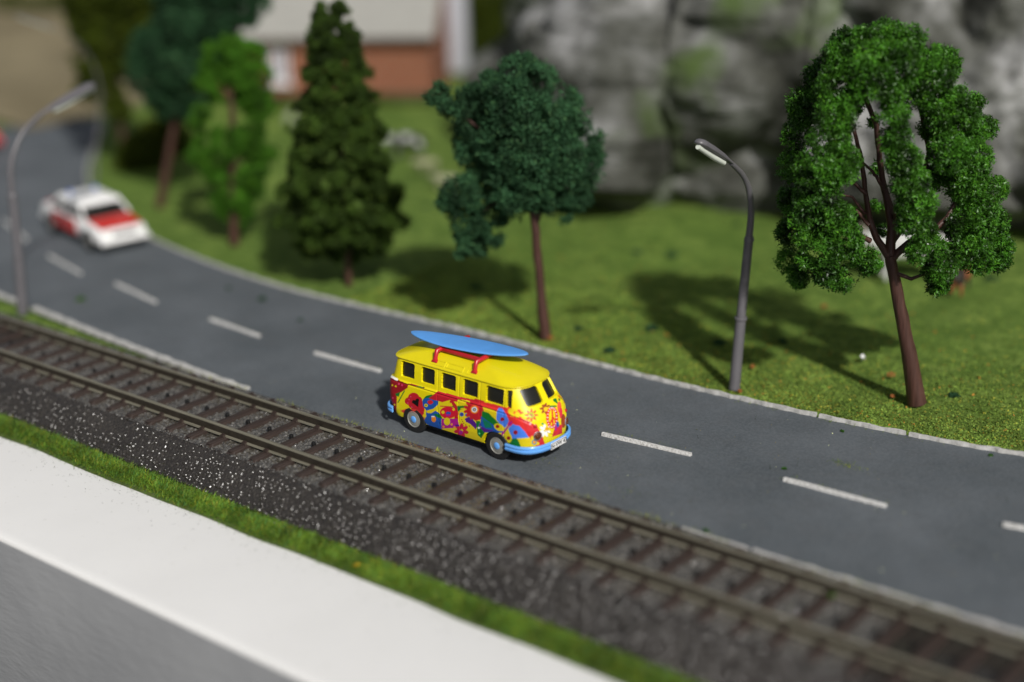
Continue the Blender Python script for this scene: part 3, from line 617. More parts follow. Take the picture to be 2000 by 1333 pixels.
tree('tall_tree', (312, 402), 57.4, blG, [([(312,404),(325,330),(340,250),(355,160),(370,60)],[.17,.14,.12,.10,.06])], M['leaf_t'], 'tall dark teal tree with a bare lower trunk beside the bright green tree', 3600, .12, seed=15, thr=.42, cluster=4, tintr=(-.1, 1.6))
blO = [(200,15,46,0),(260,10,46,0),(170,60,32,0),(215,70,44,0),(270,70,40,.2),(160,120,24,0),(195,135,36,0),(240,120,34,0),(175,175,26,0),(215,185,26,0),(150,30,24,0),(300,20,40,.3),(230,-30,60,0),(165,-30,50,0),(235,215,22,0)]
tree('olive_tree', (243, 325), 53, blO, [([(243,327),(238,260),(225,180),(215,80)],[.16,.13,.10,.06])], M['leaf_o'], 'dark olive-green tree at the road bend, leftmost tree', 3400, .13, seed=16, thr=.42, cluster=4, tintr=(.0, 1.5))
for k, (bp, bls, mt, lab, ppm) in enumerate([((262, 330), [(250,300,24,0),(280,285,26,0),(270,320,20,0),(235,320,18,0),(300,310,22,0)], 'leaf_o', 'low dark bush under the leftmost trees', 53),
        ((320, 300), [(300,262,26,0),(335,250,26,0),(360,275,22,0),(320,285,22,0),(345,300,16,0)], 'leaf_o', 'olive bush behind the trunk of the tall teal tree', 50),
        ((955, 118), [(930,20,26,0),(960,50,32,0),(945,85,30,0),(985,90,26,0),(960,-5,30,0),(915,60,20,0),(1000,50,26,0),(930,105,20,0),(1010,100,26,0),(1000,10,30,.5),(1020,60,26,1),(925,-10,24,0),(980,110,22,0),(1030,120,22,.5)], 'leaf_o', 'dark olive bush between the house and the rock face', 38),
        ((60, 40), [(20,10,26,0),(60,12,22,0),(100,8,24,0),(-20,12,24,0),(120,20,16,0)], 'leaf_o', 'dark hedge at the top left behind the sandy field', 32)]):
    tree('bush', bp, ppm, bls, [([bp, (bp[0], bp[1]-25)], [.15, .06])], M[mt], lab, 2200, .15, seed=20+k, cat='bush', thr=.40, cluster=2.2)

# ------------------------------------------------------------------ rock face
def cliff():
    base = [at(1085, 150), at(1090, 225), at(1120, 315), at(1180, 372), at(1230, 402), at(1330, 388), at(1450, 412), at(1560, 402), at(1760, 425), at(2060, 432), at(2400, 450)]
    P = np.array([b[:2] for b in base]); s = np.r_[0, np.cumsum(np.hypot(*np.diff(P, axis=0).T))]; nx, nz = 380, 170
    t = np.linspace(0, s[-1], nx); Q = np.stack([np.interp(t, s, P[:, k]) for k in (0, 1)], 1)
    ker = np.ones(25)/25; Qp = np.vstack([np.repeat(Q[:1], 12, 0), Q, np.repeat(Q[-1:], 12, 0)]); Q = np.stack([np.convolve(Qp[:, k], ker, 'valid') for k in (0, 1)], 1)
    T = np.gradient(Q, axis=0); T /= np.hypot(T[:, 0], T[:, 1])[:, None]; N = np.stack([T[:, 1], -T[:, 0]], 1)   # towards camera
    h = np.linspace(-.4, 15, nz)
    HH, TT = np.meshgrid(h, t); lean = .35*HH+.02*HH**2
    X = Q[:, 0][:, None]-N[:, 0][:, None]*lean; Y = Q[:, 1][:, None]-N[:, 1][:, None]*lean; Z = ZR+HH
    V = np.stack([X.ravel(), Y.ravel(), Z.ravel()], 1)
    b3 = vnoise(V+70, 1.1, 4, .55); wt = (vnoise(V+200, .45, 2)-.5)*2.6; wh = (vnoise(V+240, .45, 2)-.5)*2.6
    tt = TT.ravel()+wt; hh = HH.ravel()+wh; rb = np.random.default_rng(21); bul = np.zeros(len(V))
    for k in range(260):
        ct, ch, rr_ = rb.uniform(-2, s[-1]+2), rb.uniform(-.5, 14), rb.uniform(.7, 2.7); el_ = rb.uniform(.65, 1.25); q = ((tt-ct)/rr_)**2+((hh-ch)/(rr_*el_))**2
        bul = np.maximum(bul, rr_*1.0*np.sqrt(np.clip(1-q, 0, 1))+rb.uniform(-.2, .5)*np.clip(1-q, 0, 1))
    bul = bul+b3*1.2+vnoise(V+5, .2, 2)*1.8
    bul *= np.clip((HH.ravel()+.4)/.8, .25, 1)*np.clip(np.repeat(t/12, nz)+.05, 0, 1)
    NN = np.repeat(N, nz, 0); V[:, 0] += NN[:, 0]*bul; V[:, 1] += NN[:, 1]*bul; V[:, 2] += bul*.25
    i = np.arange((nx-1)*(nz-1)); r_, c_ = i//(nz-1), i % (nz-1); a = r_*nz+c_
    o = mesh_np('rock_face', V, np.stack([a, a+nz, a+nz+1, a+1], 1), M['rock'], smooth=True)
    tag(o, 'grey plaster rock face with mossy patches behind the lawn', kind='structure')
cliff()

# ------------------------------------------------------------------ house
def house():
    a, b = at(505, 197), at(846, 196); dv = b-a; L = np.hypot(dv[0], dv[1]); ang = math.atan2(dv[1], dv[0])
    H, D = 2.75, 6.0; L0 = -4.0
    t = empty('brick_house', (a[0], a[1], ZR), ang); tag(t, 'red brick house with pale grey roof and white arched window', 'house')
    m = NT('red_brick'); bt = m.n('TexBrick', Scale=3.2); bt.inputs['Color1'].default_value = (.25, .08, .035, 1); bt.inputs['Color2'].default_value = (.19, .058, .025, 1); bt.inputs['Mortar'].default_value = (.28, .2, .14, 1); bt.inputs['Mortar Size'].default_value = .015
    mp = m.n('Mapping'); m.l(m.tc.outputs['Object'], mp.inputs['Vector']); mp.inputs['Rotation'].default_value = (rad(90), 0, 0); m.l(mp.outputs[0], bt.inputs['Vector']); m.set(base=bt.outputs['Color'], rough=.85); m.bump(bt.outputs['Fac'], .3, .02)
    roofm = plain('pale_grey_roof', (.30, .295, .27), .8, 0, .1, 2, bump=.2)
    # front wall with a window hole
    wx0, wx1, wz0, wz1 = .65, 1.5, .8, 2.3
    m_ = MB()
    m_.box(((L0+wx0)/2, .1, H/2), (wx0-L0, .2, H)); m_.box(((wx1+L)/2, .1, H/2), (L-wx1, .2, H)); m_.box(((wx0+wx1)/2, .1, wz0/2), (wx1-wx0, .2, wz0)); m_.box(((wx0+wx1)/2, .1, (wz1+H)/2), (wx1-wx0, .2, H-wz1))
    m_.build('front_wall', m.m, t)
    # gable wall towards the right
    MB().add([(L, 0.001, 0), (L, D, 0), (L, D, H), (L, D/2, H+2.6), (L, 0.001, H), (L-.2, 0.2, 0), (L-.2, D, 0), (L-.2, D, H), (L-.2, D/2, H+2.6), (L-.2, .2, H)], [(0, 1, 2, 3, 4), (9, 8, 7, 6, 5), (0, 4, 9, 5), (1, 6, 7, 2), (2, 7, 8, 3), (3, 8, 9, 4), (0, 5, 6, 1)]).build('gable_wall', m.m, t)
    MB().box(((L0+L)/2, D-.1, H/2), (L-L0-.4, .2, H)).build('rear_wall', m.m, t); MB().box((L0+.1, D/2, H/2), (.19, D-.5, H)).build('side_wall', m.m, t)
    rf = MB(); 
    for sg in (0, 1):
        y0, y1 = (-.4, D/2) if sg == 0 else (D+.4, D/2); zz0, zz1 = H-.12, H+2.75
        rf.add([(L0-.3, y0, zz0), (L+.25, y0, zz0), (L+.25, y1, zz1), (L0-.3, y1, zz1), (L0-.3, y0, zz0+.16), (L+.25, y0, zz0+.16), (L+.25, y1, zz1+.16), (L0-.3, y1, zz1+.16)], [(0, 1, 2, 3), (7, 6, 5, 4), (0, 4, 5, 1), (1, 5, 6, 2), (2, 6, 7, 3), (3, 7, 4, 0)])
    rf.build('roof', roofm, t)
    MB().tube([(L0-.3, -.46, H-.02), (L+.25, -.46, H-.02)], .09, 8).build('gutter', plain('dark_gutter', (.10, .07, .05), .5), t, smooth=True)
    wf = MB(); cx = (wx0+wx1)/2
    for dx in (-.375, 0, .375): wf.box((cx+dx, .04, (wz0+wz1)/2), (.09, .10, wz1-wz0-.02))
    for zz in (wz0+.05, wz0+.75, wz1-.05): wf.box((cx, .03, zz), (wx1-wx0-.03, .09, .09))
    win = wf.build('window', M['white'], t)
    MB().box((cx, .10, (wz0+wz1)/2), (wx1-wx0-.06, .02, wz1-wz0-.06)).build('pane', plain('lilac_curtain_glass', (.22, .20, .27), .2), win)
    MB().box((cx, -.06, wz0-.06), (wx1-wx0+.2, .16, .1)).build('sill', M['white'], win)
    V = [(cx+.62*math.cos(k*math.pi/10), -.03, wz1-.05+.32*math.sin(k*math.pi/10)) for k in range(11)]+[(cx+.5*math.cos(k*math.pi/10), -.03, wz1-.05+.2*math.sin(k*math.pi/10)) for k in range(10, -1, -1)]
    ar = MB(); n = len(V); ar.add(V+[(x, y+.08, z) for x, y, z in V], [(k, k+1, 20-k, 21-k) for k in range(10)]+[(k, (k+1) % n, n+(k+1) % n, n+k) for k in range(n)]).build('arch_trim', M['white'], win)
    MB().box(((L0+L)/2, -.03, .16), (L-L0+.05, .10, .32)).build('plinth', plain('dark_plinth', (.06, .06, .03), .9), t)
    # white plastered wing/pier behind the corner
    p = at(892, 158); t2 = empty('white_pier', (p[0], p[1], ZR), ang); tag(t2, 'white plastered pier standing right of the brick house', 'pier')
    MB().box((0, .4, 3.0), (1.0, .9, 6.0)).build('shaft', plain('white_plaster', (.42, .43, .47), .8, 0, .1), t2, bevel=.04); MB().box((0, .4, .2), (1.2, 1.1, .4)).build('footing', M['earth'], t2)
house()
# hedge line at the house foot
t = empty('hedge', (0, 0, 0)); 
b = at(690, 205); bls = [(x, 203+random.uniform(-4, 4), 9, 0) for x in range(490, 860, 12)]
t.location = b; tag(t, 'low dark olive hedge along the foot of the brick house', 'hedge')
foliage('foliage', rel(b, bls, 44), 2200, .14, M['leaf_o'], t, seed=40, thr=.3)

# ------------------------------------------------------------------ cows
def cow(name, pos, ang, s, cols, label, down=False, th=.47):
    t = empty(name, pos, ang); t.scale = (s, s, s); tag(t, label, 'cow', 'cows on the lawn')
    pts = {'hip': (-.75, 0, 1.15), 'mid': (0, 0, 1.08), 'sho': (.62, 0, 1.15), 'nk': (.98, 0, 1.25), 'hd': (1.28, 0, 1.35), 'mz': (1.62, 0, 1.12), 'rump': (-1.02, 0, 1.12)}
    rr = {'hip': .36, 'mid': .42, 'sho': .36, 'nk': .22, 'hd': .17, 'mz': .11, 'rump': .22}
    V = []; R_ = []; Ed = []; idx = {}
    for k, p in pts.items(): idx[k] = len(V); V.append(p); R_.append(rr[k])
    for a, b_ in (('hip', 'mid'), ('mid', 'sho'), ('sho', 'nk'), ('nk', 'hd'), ('hd', 'mz'), ('hip', 'rump')): Ed.append((idx[a], idx[b_]))
    for par, x, hock in (('sho', .62, 0), ('hip', -.82, 1)):
        for sd in (-1, 1):
            q = [(x, sd*.24, .78), (x-(.10 if hock else -.02), sd*.25, .45), (x+(.02), sd*.25, .06)]; rq = [.15, .085, .07]; pr = idx[par]
            for p_, r_ in zip(q, rq): V.append(p_); R_.append(r_); Ed.append((pr, len(V)-1)); pr = len(V)-1
    V.append((-1.22, 0, .95)); R_.append(.04); Ed.append((idx['rump'], len(V)-1)); V.append((-1.24, 0, .5)); R_.append(.03); Ed.append((len(V)-2, len(V)-1))
    for sd in (-1, 1): V.append((1.2, sd*.24, 1.42)); R_.append(.05); Ed.append((idx['hd'], len(V)-1))
    me = bpy.data.meshes.new('body'); me.from_pydata(V, Ed, []); o = link('body', me)
    md = o.modifiers.new('skin', 'SKIN'); sv = me.skin_vertices[0].data
    for k, r_ in enumerate(R_): sv[k].radius = (r_, r_)
    sv[idx['hip']].use_root = True
    o.modifiers.new('sub', 'SUBSURF').levels = 2
    dg = bpy.context.evaluated_depsgraph_get(); nm = bpy.data.meshes.new_from_object(o.evaluated_get(dg)); bpy.data.objects.remove(o)
    m = NT('cow_hide'); f = m.noise(1.1, 2, .4); m.set(base=m.ramp(f, [(th, cols[0]), (th+.03, cols[1])]), rough=.6)
    nm.materials.clear(); ob = link('body', nm, m.m, t, True)
    if down: ob.location.z = -.45
    h = MB()
    for sd in (-1, 1): h.tube([(1.25, sd*.09, 1.48), (1.27, sd*.2, 1.6), (1.3, sd*.19, 1.7)], [.035, .025, .01], 8)
    ho = h.build('horns', plain('horn', (.4, .36, .28), .5), t, smooth=True)
    if down: ho.location.z = -.45
    return t
W_, K_ = (.55, .54, .52), (.012, .012, .012)
def place(px, py): p = at(px, py); return (p[0], p[1], ZR)
cow('cow', place(795, 308), YAW+rad(190), .62, ((.42, .42, .42), K_), 'black and white cow on the lawn between cone tree and round tree', th=.36)
cow('cow', place(835, 338), YAW+rad(200), .36, ((.26, .26, .15), (.22, .23, .12)), 'small pale cream cow below the black and white one')
cow('cow', place(872, 372), YAW+rad(170), .38, ((.26, .26, .16), (.30, .30, .22)), 'pale cow half hidden behind the left edge of the round tree')
cow('cow', place(1770, 548), YAW+rad(180), .98, ((.45, .45, .43), (.5, .49, .47)), 'large white cow standing behind the big right tree')
cow('cow', place(1875, 572), YAW+rad(60), .55, ((.25, .08, .03), (.02, .015, .01)), 'small rust-brown and black cow at the right behind the big tree')
cow('cow', place(568, 245), YAW+rad(80), .35, ((.36, .38, .3), (.3, .32, .22)), 'pale cow in the distance left of the cone tree')

# ------------------------------------------------------------------ bus
BX, BY, BYAW = -1.693, 2.7596, -0.0174
BUS = empty('camper_bus', (BX, BY, ZR+.012), BYAW); tag(BUS, 'yellow toy camper bus printed with flowers, butterfly and peace sign, surfboard on its roof', 'bus')
zk = np.array([.26, .34, .45, .62, .80, 1.0, 1.10, 1.135, 1.17, 1.3, 1.45, 1.66])
xfk = np.array([.82, .86, .90, .925, .92, .88, .84, .815, .78, .69, .60, .475])
xrk = np.array([-3.18, -3.23, -3.28, -3.31, -3.315, -3.30, -3.285, -3.265, -3.20, -3.16, -3.12, -3.08])
bk = np.array([.69, .71, .73, .742, .745, .742, .738, .73, .715, .70, .685, .65])
def outline(z, npf=150, nps=330, npr=90, grow=0.0):
    """closed ring of (x,y): starts at front centre, goes round the right (near, y<0) side to the rear and back"""
    xf, xr, b = np.interp(z, zk, xfk)+grow, np.interp(z, zk, xrk)-grow, np.interp(z, zk, bk)+grow
    Lf, Lr, n1, n2 = .62, .38, 2.7, 3.0
    a = np.linspace(0, np.pi/2, npf, endpoint=False); ff = np.stack([xf-Lf+Lf*np.cos(a)**(2/n1), -b*np.sin(a)**(2/n1)], 1)
    ss = np.stack([np.linspace(xf-Lf, xr+Lr, nps, endpoint=False), np.full(nps, -b)], 1)
    a = np.linspace(0, np.pi/2, npr); rr_ = np.stack([xr+Lr-Lr*np.sin(a)**(2/n2), -b*np.cos(a)**(2/n2)], 1)
    h = np.vstack([ff, ss, rr_]); 
    # even out spacing
    s = np.r_[0, np.cumsum(np.hypot(*np.diff(h, axis=0).T))]; t = np.linspace(0, s[-1], npf+nps+npr); h = np.stack([np.interp(t, s, h[:, k]) for k in (0, 1)], 1)
    m_ = h[1:-1][::-1].copy(); m_[:, 1] *= -1
    return np.vstack([h, m_])
# ---- printed artwork, painted in the flat coordinates of the near side and nose
def paint(zx, zy, P):
    n = len(zx); C = np.tile(s2l((232, 214, 0)).astype(float), (n, 1)); Z_ = np.stack([zx, zy], 1)
    def put(mask, c): C[mask] = s2l(c)
    def pg(pts):
        pts = np.array(pts, float); ins = np.zeros(n, bool); j = len(pts)-1
        for i in range(len(pts)):
            xi, yi = pts[i]; xj, yj = pts[j]; cnd = ((yi > zy) != (yj > zy)); ins ^= cnd & (zx < (xj-xi)*(zy-yi)/((yj-yi) if yj != yi else 1e-9)+xi); j = i
        return ins
    def el(x, y, rx, ry=None, a=0):
        ry = ry or rx; c_, s_ = math.cos(a), math.sin(a); u, v = (zx-x)*c_+(zy-y)*s_, -(zx-x)*s_+(zy-y)*c_; return (u/rx)**2+(v/ry)**2 < 1
    def seg(x0, y0, x1, y1, w_):
        d_ = np.array([x1-x0, y1-y0], float); L2 = d_@d_; t = np.clip(((zx-x0)*d_[0]+(zy-y0)*d_[1])/L2, 0, 1); return np.hypot(zx-x0-t*d_[0], zy-y0-t*d_[1]) < w_/2
    def flower(x, y, r, k, pw, c, a0=0, sq=1.0):
        for j in range(k):
            a = a0+2*math.pi*j/k; put(el(x+math.cos(a)*r*.62*sq, y+math.sin(a)*r*.62, r*.42, r*pw, math.atan2(math.sin(a), math.cos(a)*sq)), c)
    RD, DR, BL, GR, MG, YL, PU, OR, WH = (192, 28, 42), (150, 20, 30), (28, 85, 170), (12, 115, 40), (175, 25, 140), (228, 205, 20), (85, 25, 130), (235, 140, 30), (240, 240, 235)
    # rear corner
    put(pg([(150,500),(185,505),(250,540),(345,585),(335,615),(245,675),(240,870),(150,820)]), DR); put(pg([(165,495),(190,498),(255,535),(250,556),(185,520)]), WH)
    for x, y in ((205,590),(235,600),(262,580),(210,700),(225,760),(290,590)): put(el(x, y, 8), YL if (x+y) % 2 else (230, 60, 120))
    put(seg(255,740,310,640,9), GR); put(pg([(232,665),(275,648),(262,690),(235,680)]), GR); put(seg(350,580,480,612,12), DR); put(seg(420,600,480,612,8), GR)
    # heart flower
    for a in ((390,705,50),(345,728,32),(420,760,56),(430,720,34),(385,755,40),(440,800,45)): put(el(*a), RD)
    put(pg([(275,812),(330,792),(420,800),(470,840),(480,935),(400,905),(330,850)]), (222, 62, 48))
    put(pg([(440,790),(480,830),(490,920),(455,860)]), RD)
    put(el(392,735,16) | el(422,722,16) | pg([(378,742),(436,718),(430,782)]), (15, 10, 8))
    for x, y in ((350,715),(365,690),(340,745),(375,780)): put(el(x, y, 5), (240, 90, 140))
    # blue mass
    put(pg([(468,720),(490,690),(540,675),(590,690),(608,725),(600,775),(560,800),(610,830),(630,870),(632,975),(560,955),(475,915),(495,860),(500,810),(470,770)]), BL)
    put(pg([(472,712),(498,682),(545,672),(590,690),(600,712),(560,700),(510,700)]), GR); put(el(535,738,24,18), (210,30,40)); put(el(498,765,15), YL); put(el(498,765,6), GR)
    put(pg([(500,812),(560,795),(600,760),(640,765),(640,790),(590,805),(540,835),(505,830)]), YL); put(pg([(560,840),(620,840),(640,880),(600,872)]), GR)
    put(el(565,885,20,26), OR); put(seg(548,862,568,862,10), WH); put(el(485,855,16), YL)
    # red streak
    put(pg([(520,705),(600,642),(700,665),(790,690),(900,712),(1000,738),(1000,780),(900,762),(820,742),(740,730),(700,720),(640,738)]), RD)
    put(seg(720,735,760,790,34) | seg(760,790,760,940,34), RD); put(pg([(600,735),(720,745),(735,790),(640,800)]), YL); put(seg(625,772,730,778,8), RD); put(seg(690,792,740,772,6), GR)
    put(pg([(775,712),(900,728),(880,760),(800,765),(770,740)]), YL)
    # mushroom
    put(pg([(632,880),(770,880),(800,985),(632,970)]), MG); put(el(690,828,72,52), (210, 22, 50)); put(el(645,824,14), YL); put(el(738,800,11), YL); put(el(692,832,22,13), BL); put(el(690,850,22,10), MG); put(el(680,905,27,34), YL)
    for x, y in ((720,930),(650,950),(745,955)): put(el(x, y, 10), (240, 150, 60))
    # snake, purple, lower flower
    put(pg([(775,800),(830,795),(872,842),(890,878),(838,880),(832,905),(870,935),(935,930),(985,960),(975,1085),(640,990),(640,965),(790,960),(800,905),(790,860)]), YL)
    put(pg([(768,772),(850,765),(862,785),(800,800),(775,820)]), GR); put(seg(800,792,850,790,7), YL)
    put(el(808,843,18), BL); put(el(852,849,16,14), BL); put(el(808,843,7), PU); put(pg([(832,882),(870,862),(900,880),(940,930),(930,975),(880,925),(845,910)]), PU)
    for x, y in ((808,890),(815,905),(825,920),(842,935),(875,945)): put(el(x, y, 5), DR)
    flower(805,985,62,7,.26,(200,25,60),.3); put(el(768,940,18,10), PU); put(el(800,1000,18), MG)
    put(pg([(880,740),(960,690),(1010,740),(1000,880),(930,900),(880,870),(845,820)]) & ~el(0,0,1), RD)
    flower(918,800,92,13,.17,RD); put(el(918,800,40), (225, 60, 30)); put(el(918,802,33), OR); put(el(918,802,24), WH); put(el(918,802,15), BL); put(el(918,802,7), YL)
    # green cascade
    put(pg([(930,900),(965,900),(975,960),(1010,1000),(975,1050),(945,1020)]), GR); put(el(955,960,9), WH); put(el(960,1010,7), (120, 220, 140)); put(el(970,935,14), PU)
    # right side wedge
    put(pg([(955,728),(1180,772),(1215,775),(1300,850),(1370,905),(1420,950),(1500,1060),(1530,1100),(1440,1130),(1330,1000),(1200,930),(1100,870),(1000,790)]), (222, 48, 44))
    put(pg([(990,775),(1055,795),(1115,820),(1112,900),(1060,860),(1000,830)]), YL)
    put(pg([(985,812),(1040,830),(1110,900),(1175,965),(1100,960),(1040,930),(980,880)]), GR); put(pg([(975,860),(1040,905),(1110,955),(1180,1000),(1110,1005),(1000,1000),(970,930)]), BL); put(pg([(985,880),(1050,915),(1075,960),(1010,960)]), (10, 120, 90)); put(pg([(960,945),(1040,975),(1085,985),(1000,1000)]), PU)
    put(pg([(1180,1000),(1240,1010),(1300,1070),(1330,1150),(1230,1150),(1190,1060)]), GR); put(pg([(1290,1055),(1400,1040),(1420,1130),(1330,1130)]), YL); put(pg([(1165,1020),(1190,1050),(1225,1130),(1200,1130)]), BL)
    WB = (75, 130, 235)
    put(pg([(1108,890),(1112,820),(1130,782),(1160,790),(1195,845),(1218,900),(1195,950),(1170,965)]), WB); put(pg([(1212,965),(1250,928),(1310,945),(1355,990),(1392,1045),(1240,1055)]), WB)
    put(el(1160,886,18), DR); put(el(1274,1000,19), DR); put(el(1132,955,46,30,.45), YL); put(el(1208,1045,34,46,-.25), YL); put(el(1118,948,16), DR); put(el(1214,1050,16), DR); put(seg(1238,912,1158,1018,17), MG)
    # nose
    put(pg([(1200,790),(1260,770),(1330,785),(1350,830),(1300,850),(1250,860)]), (232, 70, 40))
    for a in ((1235,815,26),(1275,800,20),(1345,805,30,20),(1290,845,22,26),(1250,850,18,14)): put(el(*a), YL)
    flower(1412,850,56,8,.17,(225,70,30)); put(el(1412,850,26), YL); put(el(1412,850,13), (200,20,40)); flower(1412,850,34,8,.12,(120,170,30),.4)
    flower(1530,790,54,7,.20,(150,62,30),.4,.8); put(el(1538,798,20), (225,190,30))
    ring = el(1592,870,52,98) & ~el(1592,870,28,72); put(ring, (215,52,36)); put((seg(1592,790,1600,960,14) | seg(1600,870,1565,940,14) | seg(1600,870,1640,925,14)), (215,52,36))
    for k in range(18):
        a = 2*math.pi*k/18; put(el(1592+40*math.cos(a), 870+85*math.sin(a), 5), WH)
    put(pg([(1590,700),(1625,690),(1640,740),(1650,760),(1605,730)]), GR); put(seg(1640,655,1655,720,14), GR); put(seg(1575,775,1625,772,14), GR); put(el(1655,780,18,50), (235,90,60)); put(el(1668,830,14,50), (225,50,70)); put(el(1690,900,20,60), (150,60,30))
    flower(1528,985,54,7,.22,WH,.2,.85); put(el(1548,968,19), (225,170,20)); put(el(1510,925,10), (40,150,90))
    put(pg([(1620,940),(1680,930),(1680,1010),(1590,1040)]), (200,40,50)); put(el(1640,930,14,26), BL); put(el(1625,960,10,24), MG)
    put(pg([(1330,880),(1400,905),(1470,960),(1510,1040),(1530,1100),(1440,1110),(1370,1000)]), (205,40,45)); put(el(1403,925,10), (240,200,200))
    flower(1430,1085,52,6,.28,(228,200,30),.3); put(el(1437,1085,22), (40,140,170)); put(el(1437,1085,14), (235,150,40))
    return C
def livery_colours(Pl):
    """Pl local points; the print on the far side mirrors the near side"""
    Q = Pl.copy(); Q[:, 1] = np.where(Q[:, 0] < .45, -np.abs(Q[:, 1]), Q[:, 1]); far = (Q[:, 1] > .25) & (Pl[:, 0] > .4); Q[far & (Pl[:, 0] < .72), 1] *= -1
    c_, s_ = math.cos(BYAW), math.sin(BYAW); Wd = np.stack([BX+c_*Q[:, 0]-s_*Q[:, 1], BY+s_*Q[:, 0]+c_*Q[:, 1], Q[:, 2]+ZR+.012], 1)-CAMP
    z = Wd@AX[2]; px = 1000+F*(Wd@AX[0])/z; py = 666.5+F*(Wd@AX[1])/z
    zx, zy = (px-720)*4.443, (py-620)*4.443
    C = paint(zx, zy, Q); upm = Pl[:, 2] > 1.235; C[upm] = s2l((232, 214, 0)); return C
def rrect(u, v, u0, u1, v0, v1, r, slant=0):
    uc = u-slant*(v-v0); a = np.maximum(np.maximum(u0+r-uc, uc-u1+r), 0); b = np.maximum(np.maximum(v0+r-v, v-v1+r), 0)
    return (uc > u0) & (uc < u1) & (v > v0) & (v < v1) & (a*a+b*b < r*r)
SIDEW = [(-2.78, -2.38), (-2.18, -1.79), (-1.60, -1.185), (-.985, -.565), (-.345, .135)]
WZ0, WZ1 = 1.24, 1.59
def in_window(P):
    x, y, z = P.T; m_ = np.zeros(len(P), int); side = np.abs(y) > .55
    for k, (a, b) in enumerate(SIDEW): m_[side & (y < 0) & rrect(x, z, a, b, WZ0, WZ1, .045)] = k+1; m_[side & (y > 0) & rrect(x, z, a, b, WZ0, WZ1, .045)] = k+11
    v_ = rrect(x, z, .225, .345, WZ0-.005, WZ1, .02, -.12); m_[v_ & (y < -.4) & (x < .44)] = 6; m_[v_ & (y > .4) & (x < .44)] = 16
    fr = (x > .30)
    m_[fr & rrect(y, z, -.50, -.085, WZ0+.02, WZ1+.01, .05)] = 7; m_[fr & rrect(y, z, .085, .50, WZ0+.02, WZ1+.01, .05)] = 17
    m_[(x < -2.85) & rrect(y, z, -.42, .42, WZ0, WZ1, .06)] = 8
    return m_
def in_arch(P):
    x, y, z = P.T; s_ = np.abs(y) > .3
    return s_ & ((((x+.06)/.39)**2+((z-.22)/.41)**2 < 1) | (((x+2.44)/.40)**2+((z-.10)/.36)**2 < 1))
zs = np.linspace(.265, 1.66, 128); rings = []
SEAMX = [-1.70, -1.09, -.50, .155]
for z in zs:
    r_ = outline(z); d_ = np.zeros(len(r_)); side = np.abs(r_[:, 1]) > .55
    for sx in SEAMX: d_ += np.where(side & (np.abs(r_[:, 0]-sx) < .009) & (z > .36), .012, 0)
    # swage line dropping into a V on the nose
    T = np.gradient(r_, axis=0); T /= np.hypot(T[:, 0], T[:, 1])[:, None]; N = np.stack([T[:, 1], -T[:, 0]], 1); N *= np.sign((N*(r_-np.array([-1.1, 0]))).sum(1))[:, None]
    zb = np.where(r_[:, 0] > .25, 1.10-(1-np.clip(np.abs(r_[:, 1])/.74, 0, 1)**1.3)*.55, 1.10)
    d_ += .016*np.exp(-((z-zb)/.012)**2); d_ -= .010*np.exp(-((z-zb-.03)/.014)**2)
    rings.append(np.column_stack([r_-N*d_[:, None], np.full(len(r_), z)]))
G = np.array(rings); nz, nr = G.shape[:2]; V = G.reshape(-1, 3)
i = np.arange((nz-1)*nr); r_, c_ = i//nr, i % nr; c2 = (c_+1) % nr; FQ = np.stack([r_*nr+c_, (r_+1)*nr+c_, (r_+1)*nr+c2, r_*nr+c2], 1)
cen = V[FQ].mean(1); wm = in_window(cen); am = in_arch(cen); keep = (wm == 0) & ~am
def rim_walls(V, FQ, hole, depth):
    """inner reveal faces round every hole, depth metres towards the bus axis"""
    H = FQ[hole]; Ed = np.concatenate([H[:, [0, 1]], H[:, [1, 2]], H[:, [2, 3]], H[:, [3, 0]]]); key = np.sort(Ed, 1); k = key[:, 0].astype(np.int64)*len(V)+key[:, 1]
    u, idx, cnt_ = np.unique(k, return_index=True, return_counts=True); E = Ed[idx[cnt_ == 1]]; vs = np.unique(E); mp = {v: j for j, v in enumerate(vs)}
    P = V[vs]; inn = P.copy(); axis_x = np.clip(P[:, 0], -2.7, .1); dv = np.stack([axis_x-P[:, 0], -P[:, 1]], 1); dv /= np.maximum(np.hypot(dv[:, 0], dv[:, 1]), 1e-6)[:, None]; inn[:, :2] += dv*depth
    return P, inn, np.array([(mp[a], mp[b]) for a, b in E])
allV = [V]; allF = [FQ[keep]]; nb = len(V)
for hole, dp in ((wm > 0, .055), (am, .06)):
    P, I, E = rim_walls(V, FQ, hole, dp); n = len(P); allV += [P, I]; allF.append(np.stack([E[:, 0]+nb, E[:, 1]+nb, E[:, 1]+nb+n, E[:, 0]+nb+n], 1)); nb += 2*n
VV = np.vstack(allV); cols = livery_colours(VV)
body = mesh_np('body', VV, np.vstack(allF), M['livery'], BUS, smooth=True, col=cols)
# glazing: dark panes just inside each opening
IN = G.copy(); 
for k in range(nz): 
    r_ = outline(zs[k], grow=-.055); IN[k, :, :2] = r_
VI = IN.reshape(-1, 3)
names = {7: 'windscreen', 17: 'windscreen', 8: 'rear_window', 6: 'quarter_light', 16: 'quarter_light'}
cenI = wm
for k in sorted(set(wm[wm > 0])):
    # widen the mask by a cell so the pane reaches behind the reveal
    msk = (wm == k).reshape(nz-1, nr); dl = msk.copy()
    for _ in range(4):
        dl |= np.roll(dl, 1, 0) | np.roll(dl, -1, 0) | np.roll(dl, 1, 1) | np.roll(dl, -1, 1)
    fs = FQ[dl.ravel()]; us, inv = np.unique(fs, return_inverse=True); mesh_np(names.get(k, 'side_window'), VI[us], inv.reshape(fs.shape), M['black'], BUS, smooth=True)
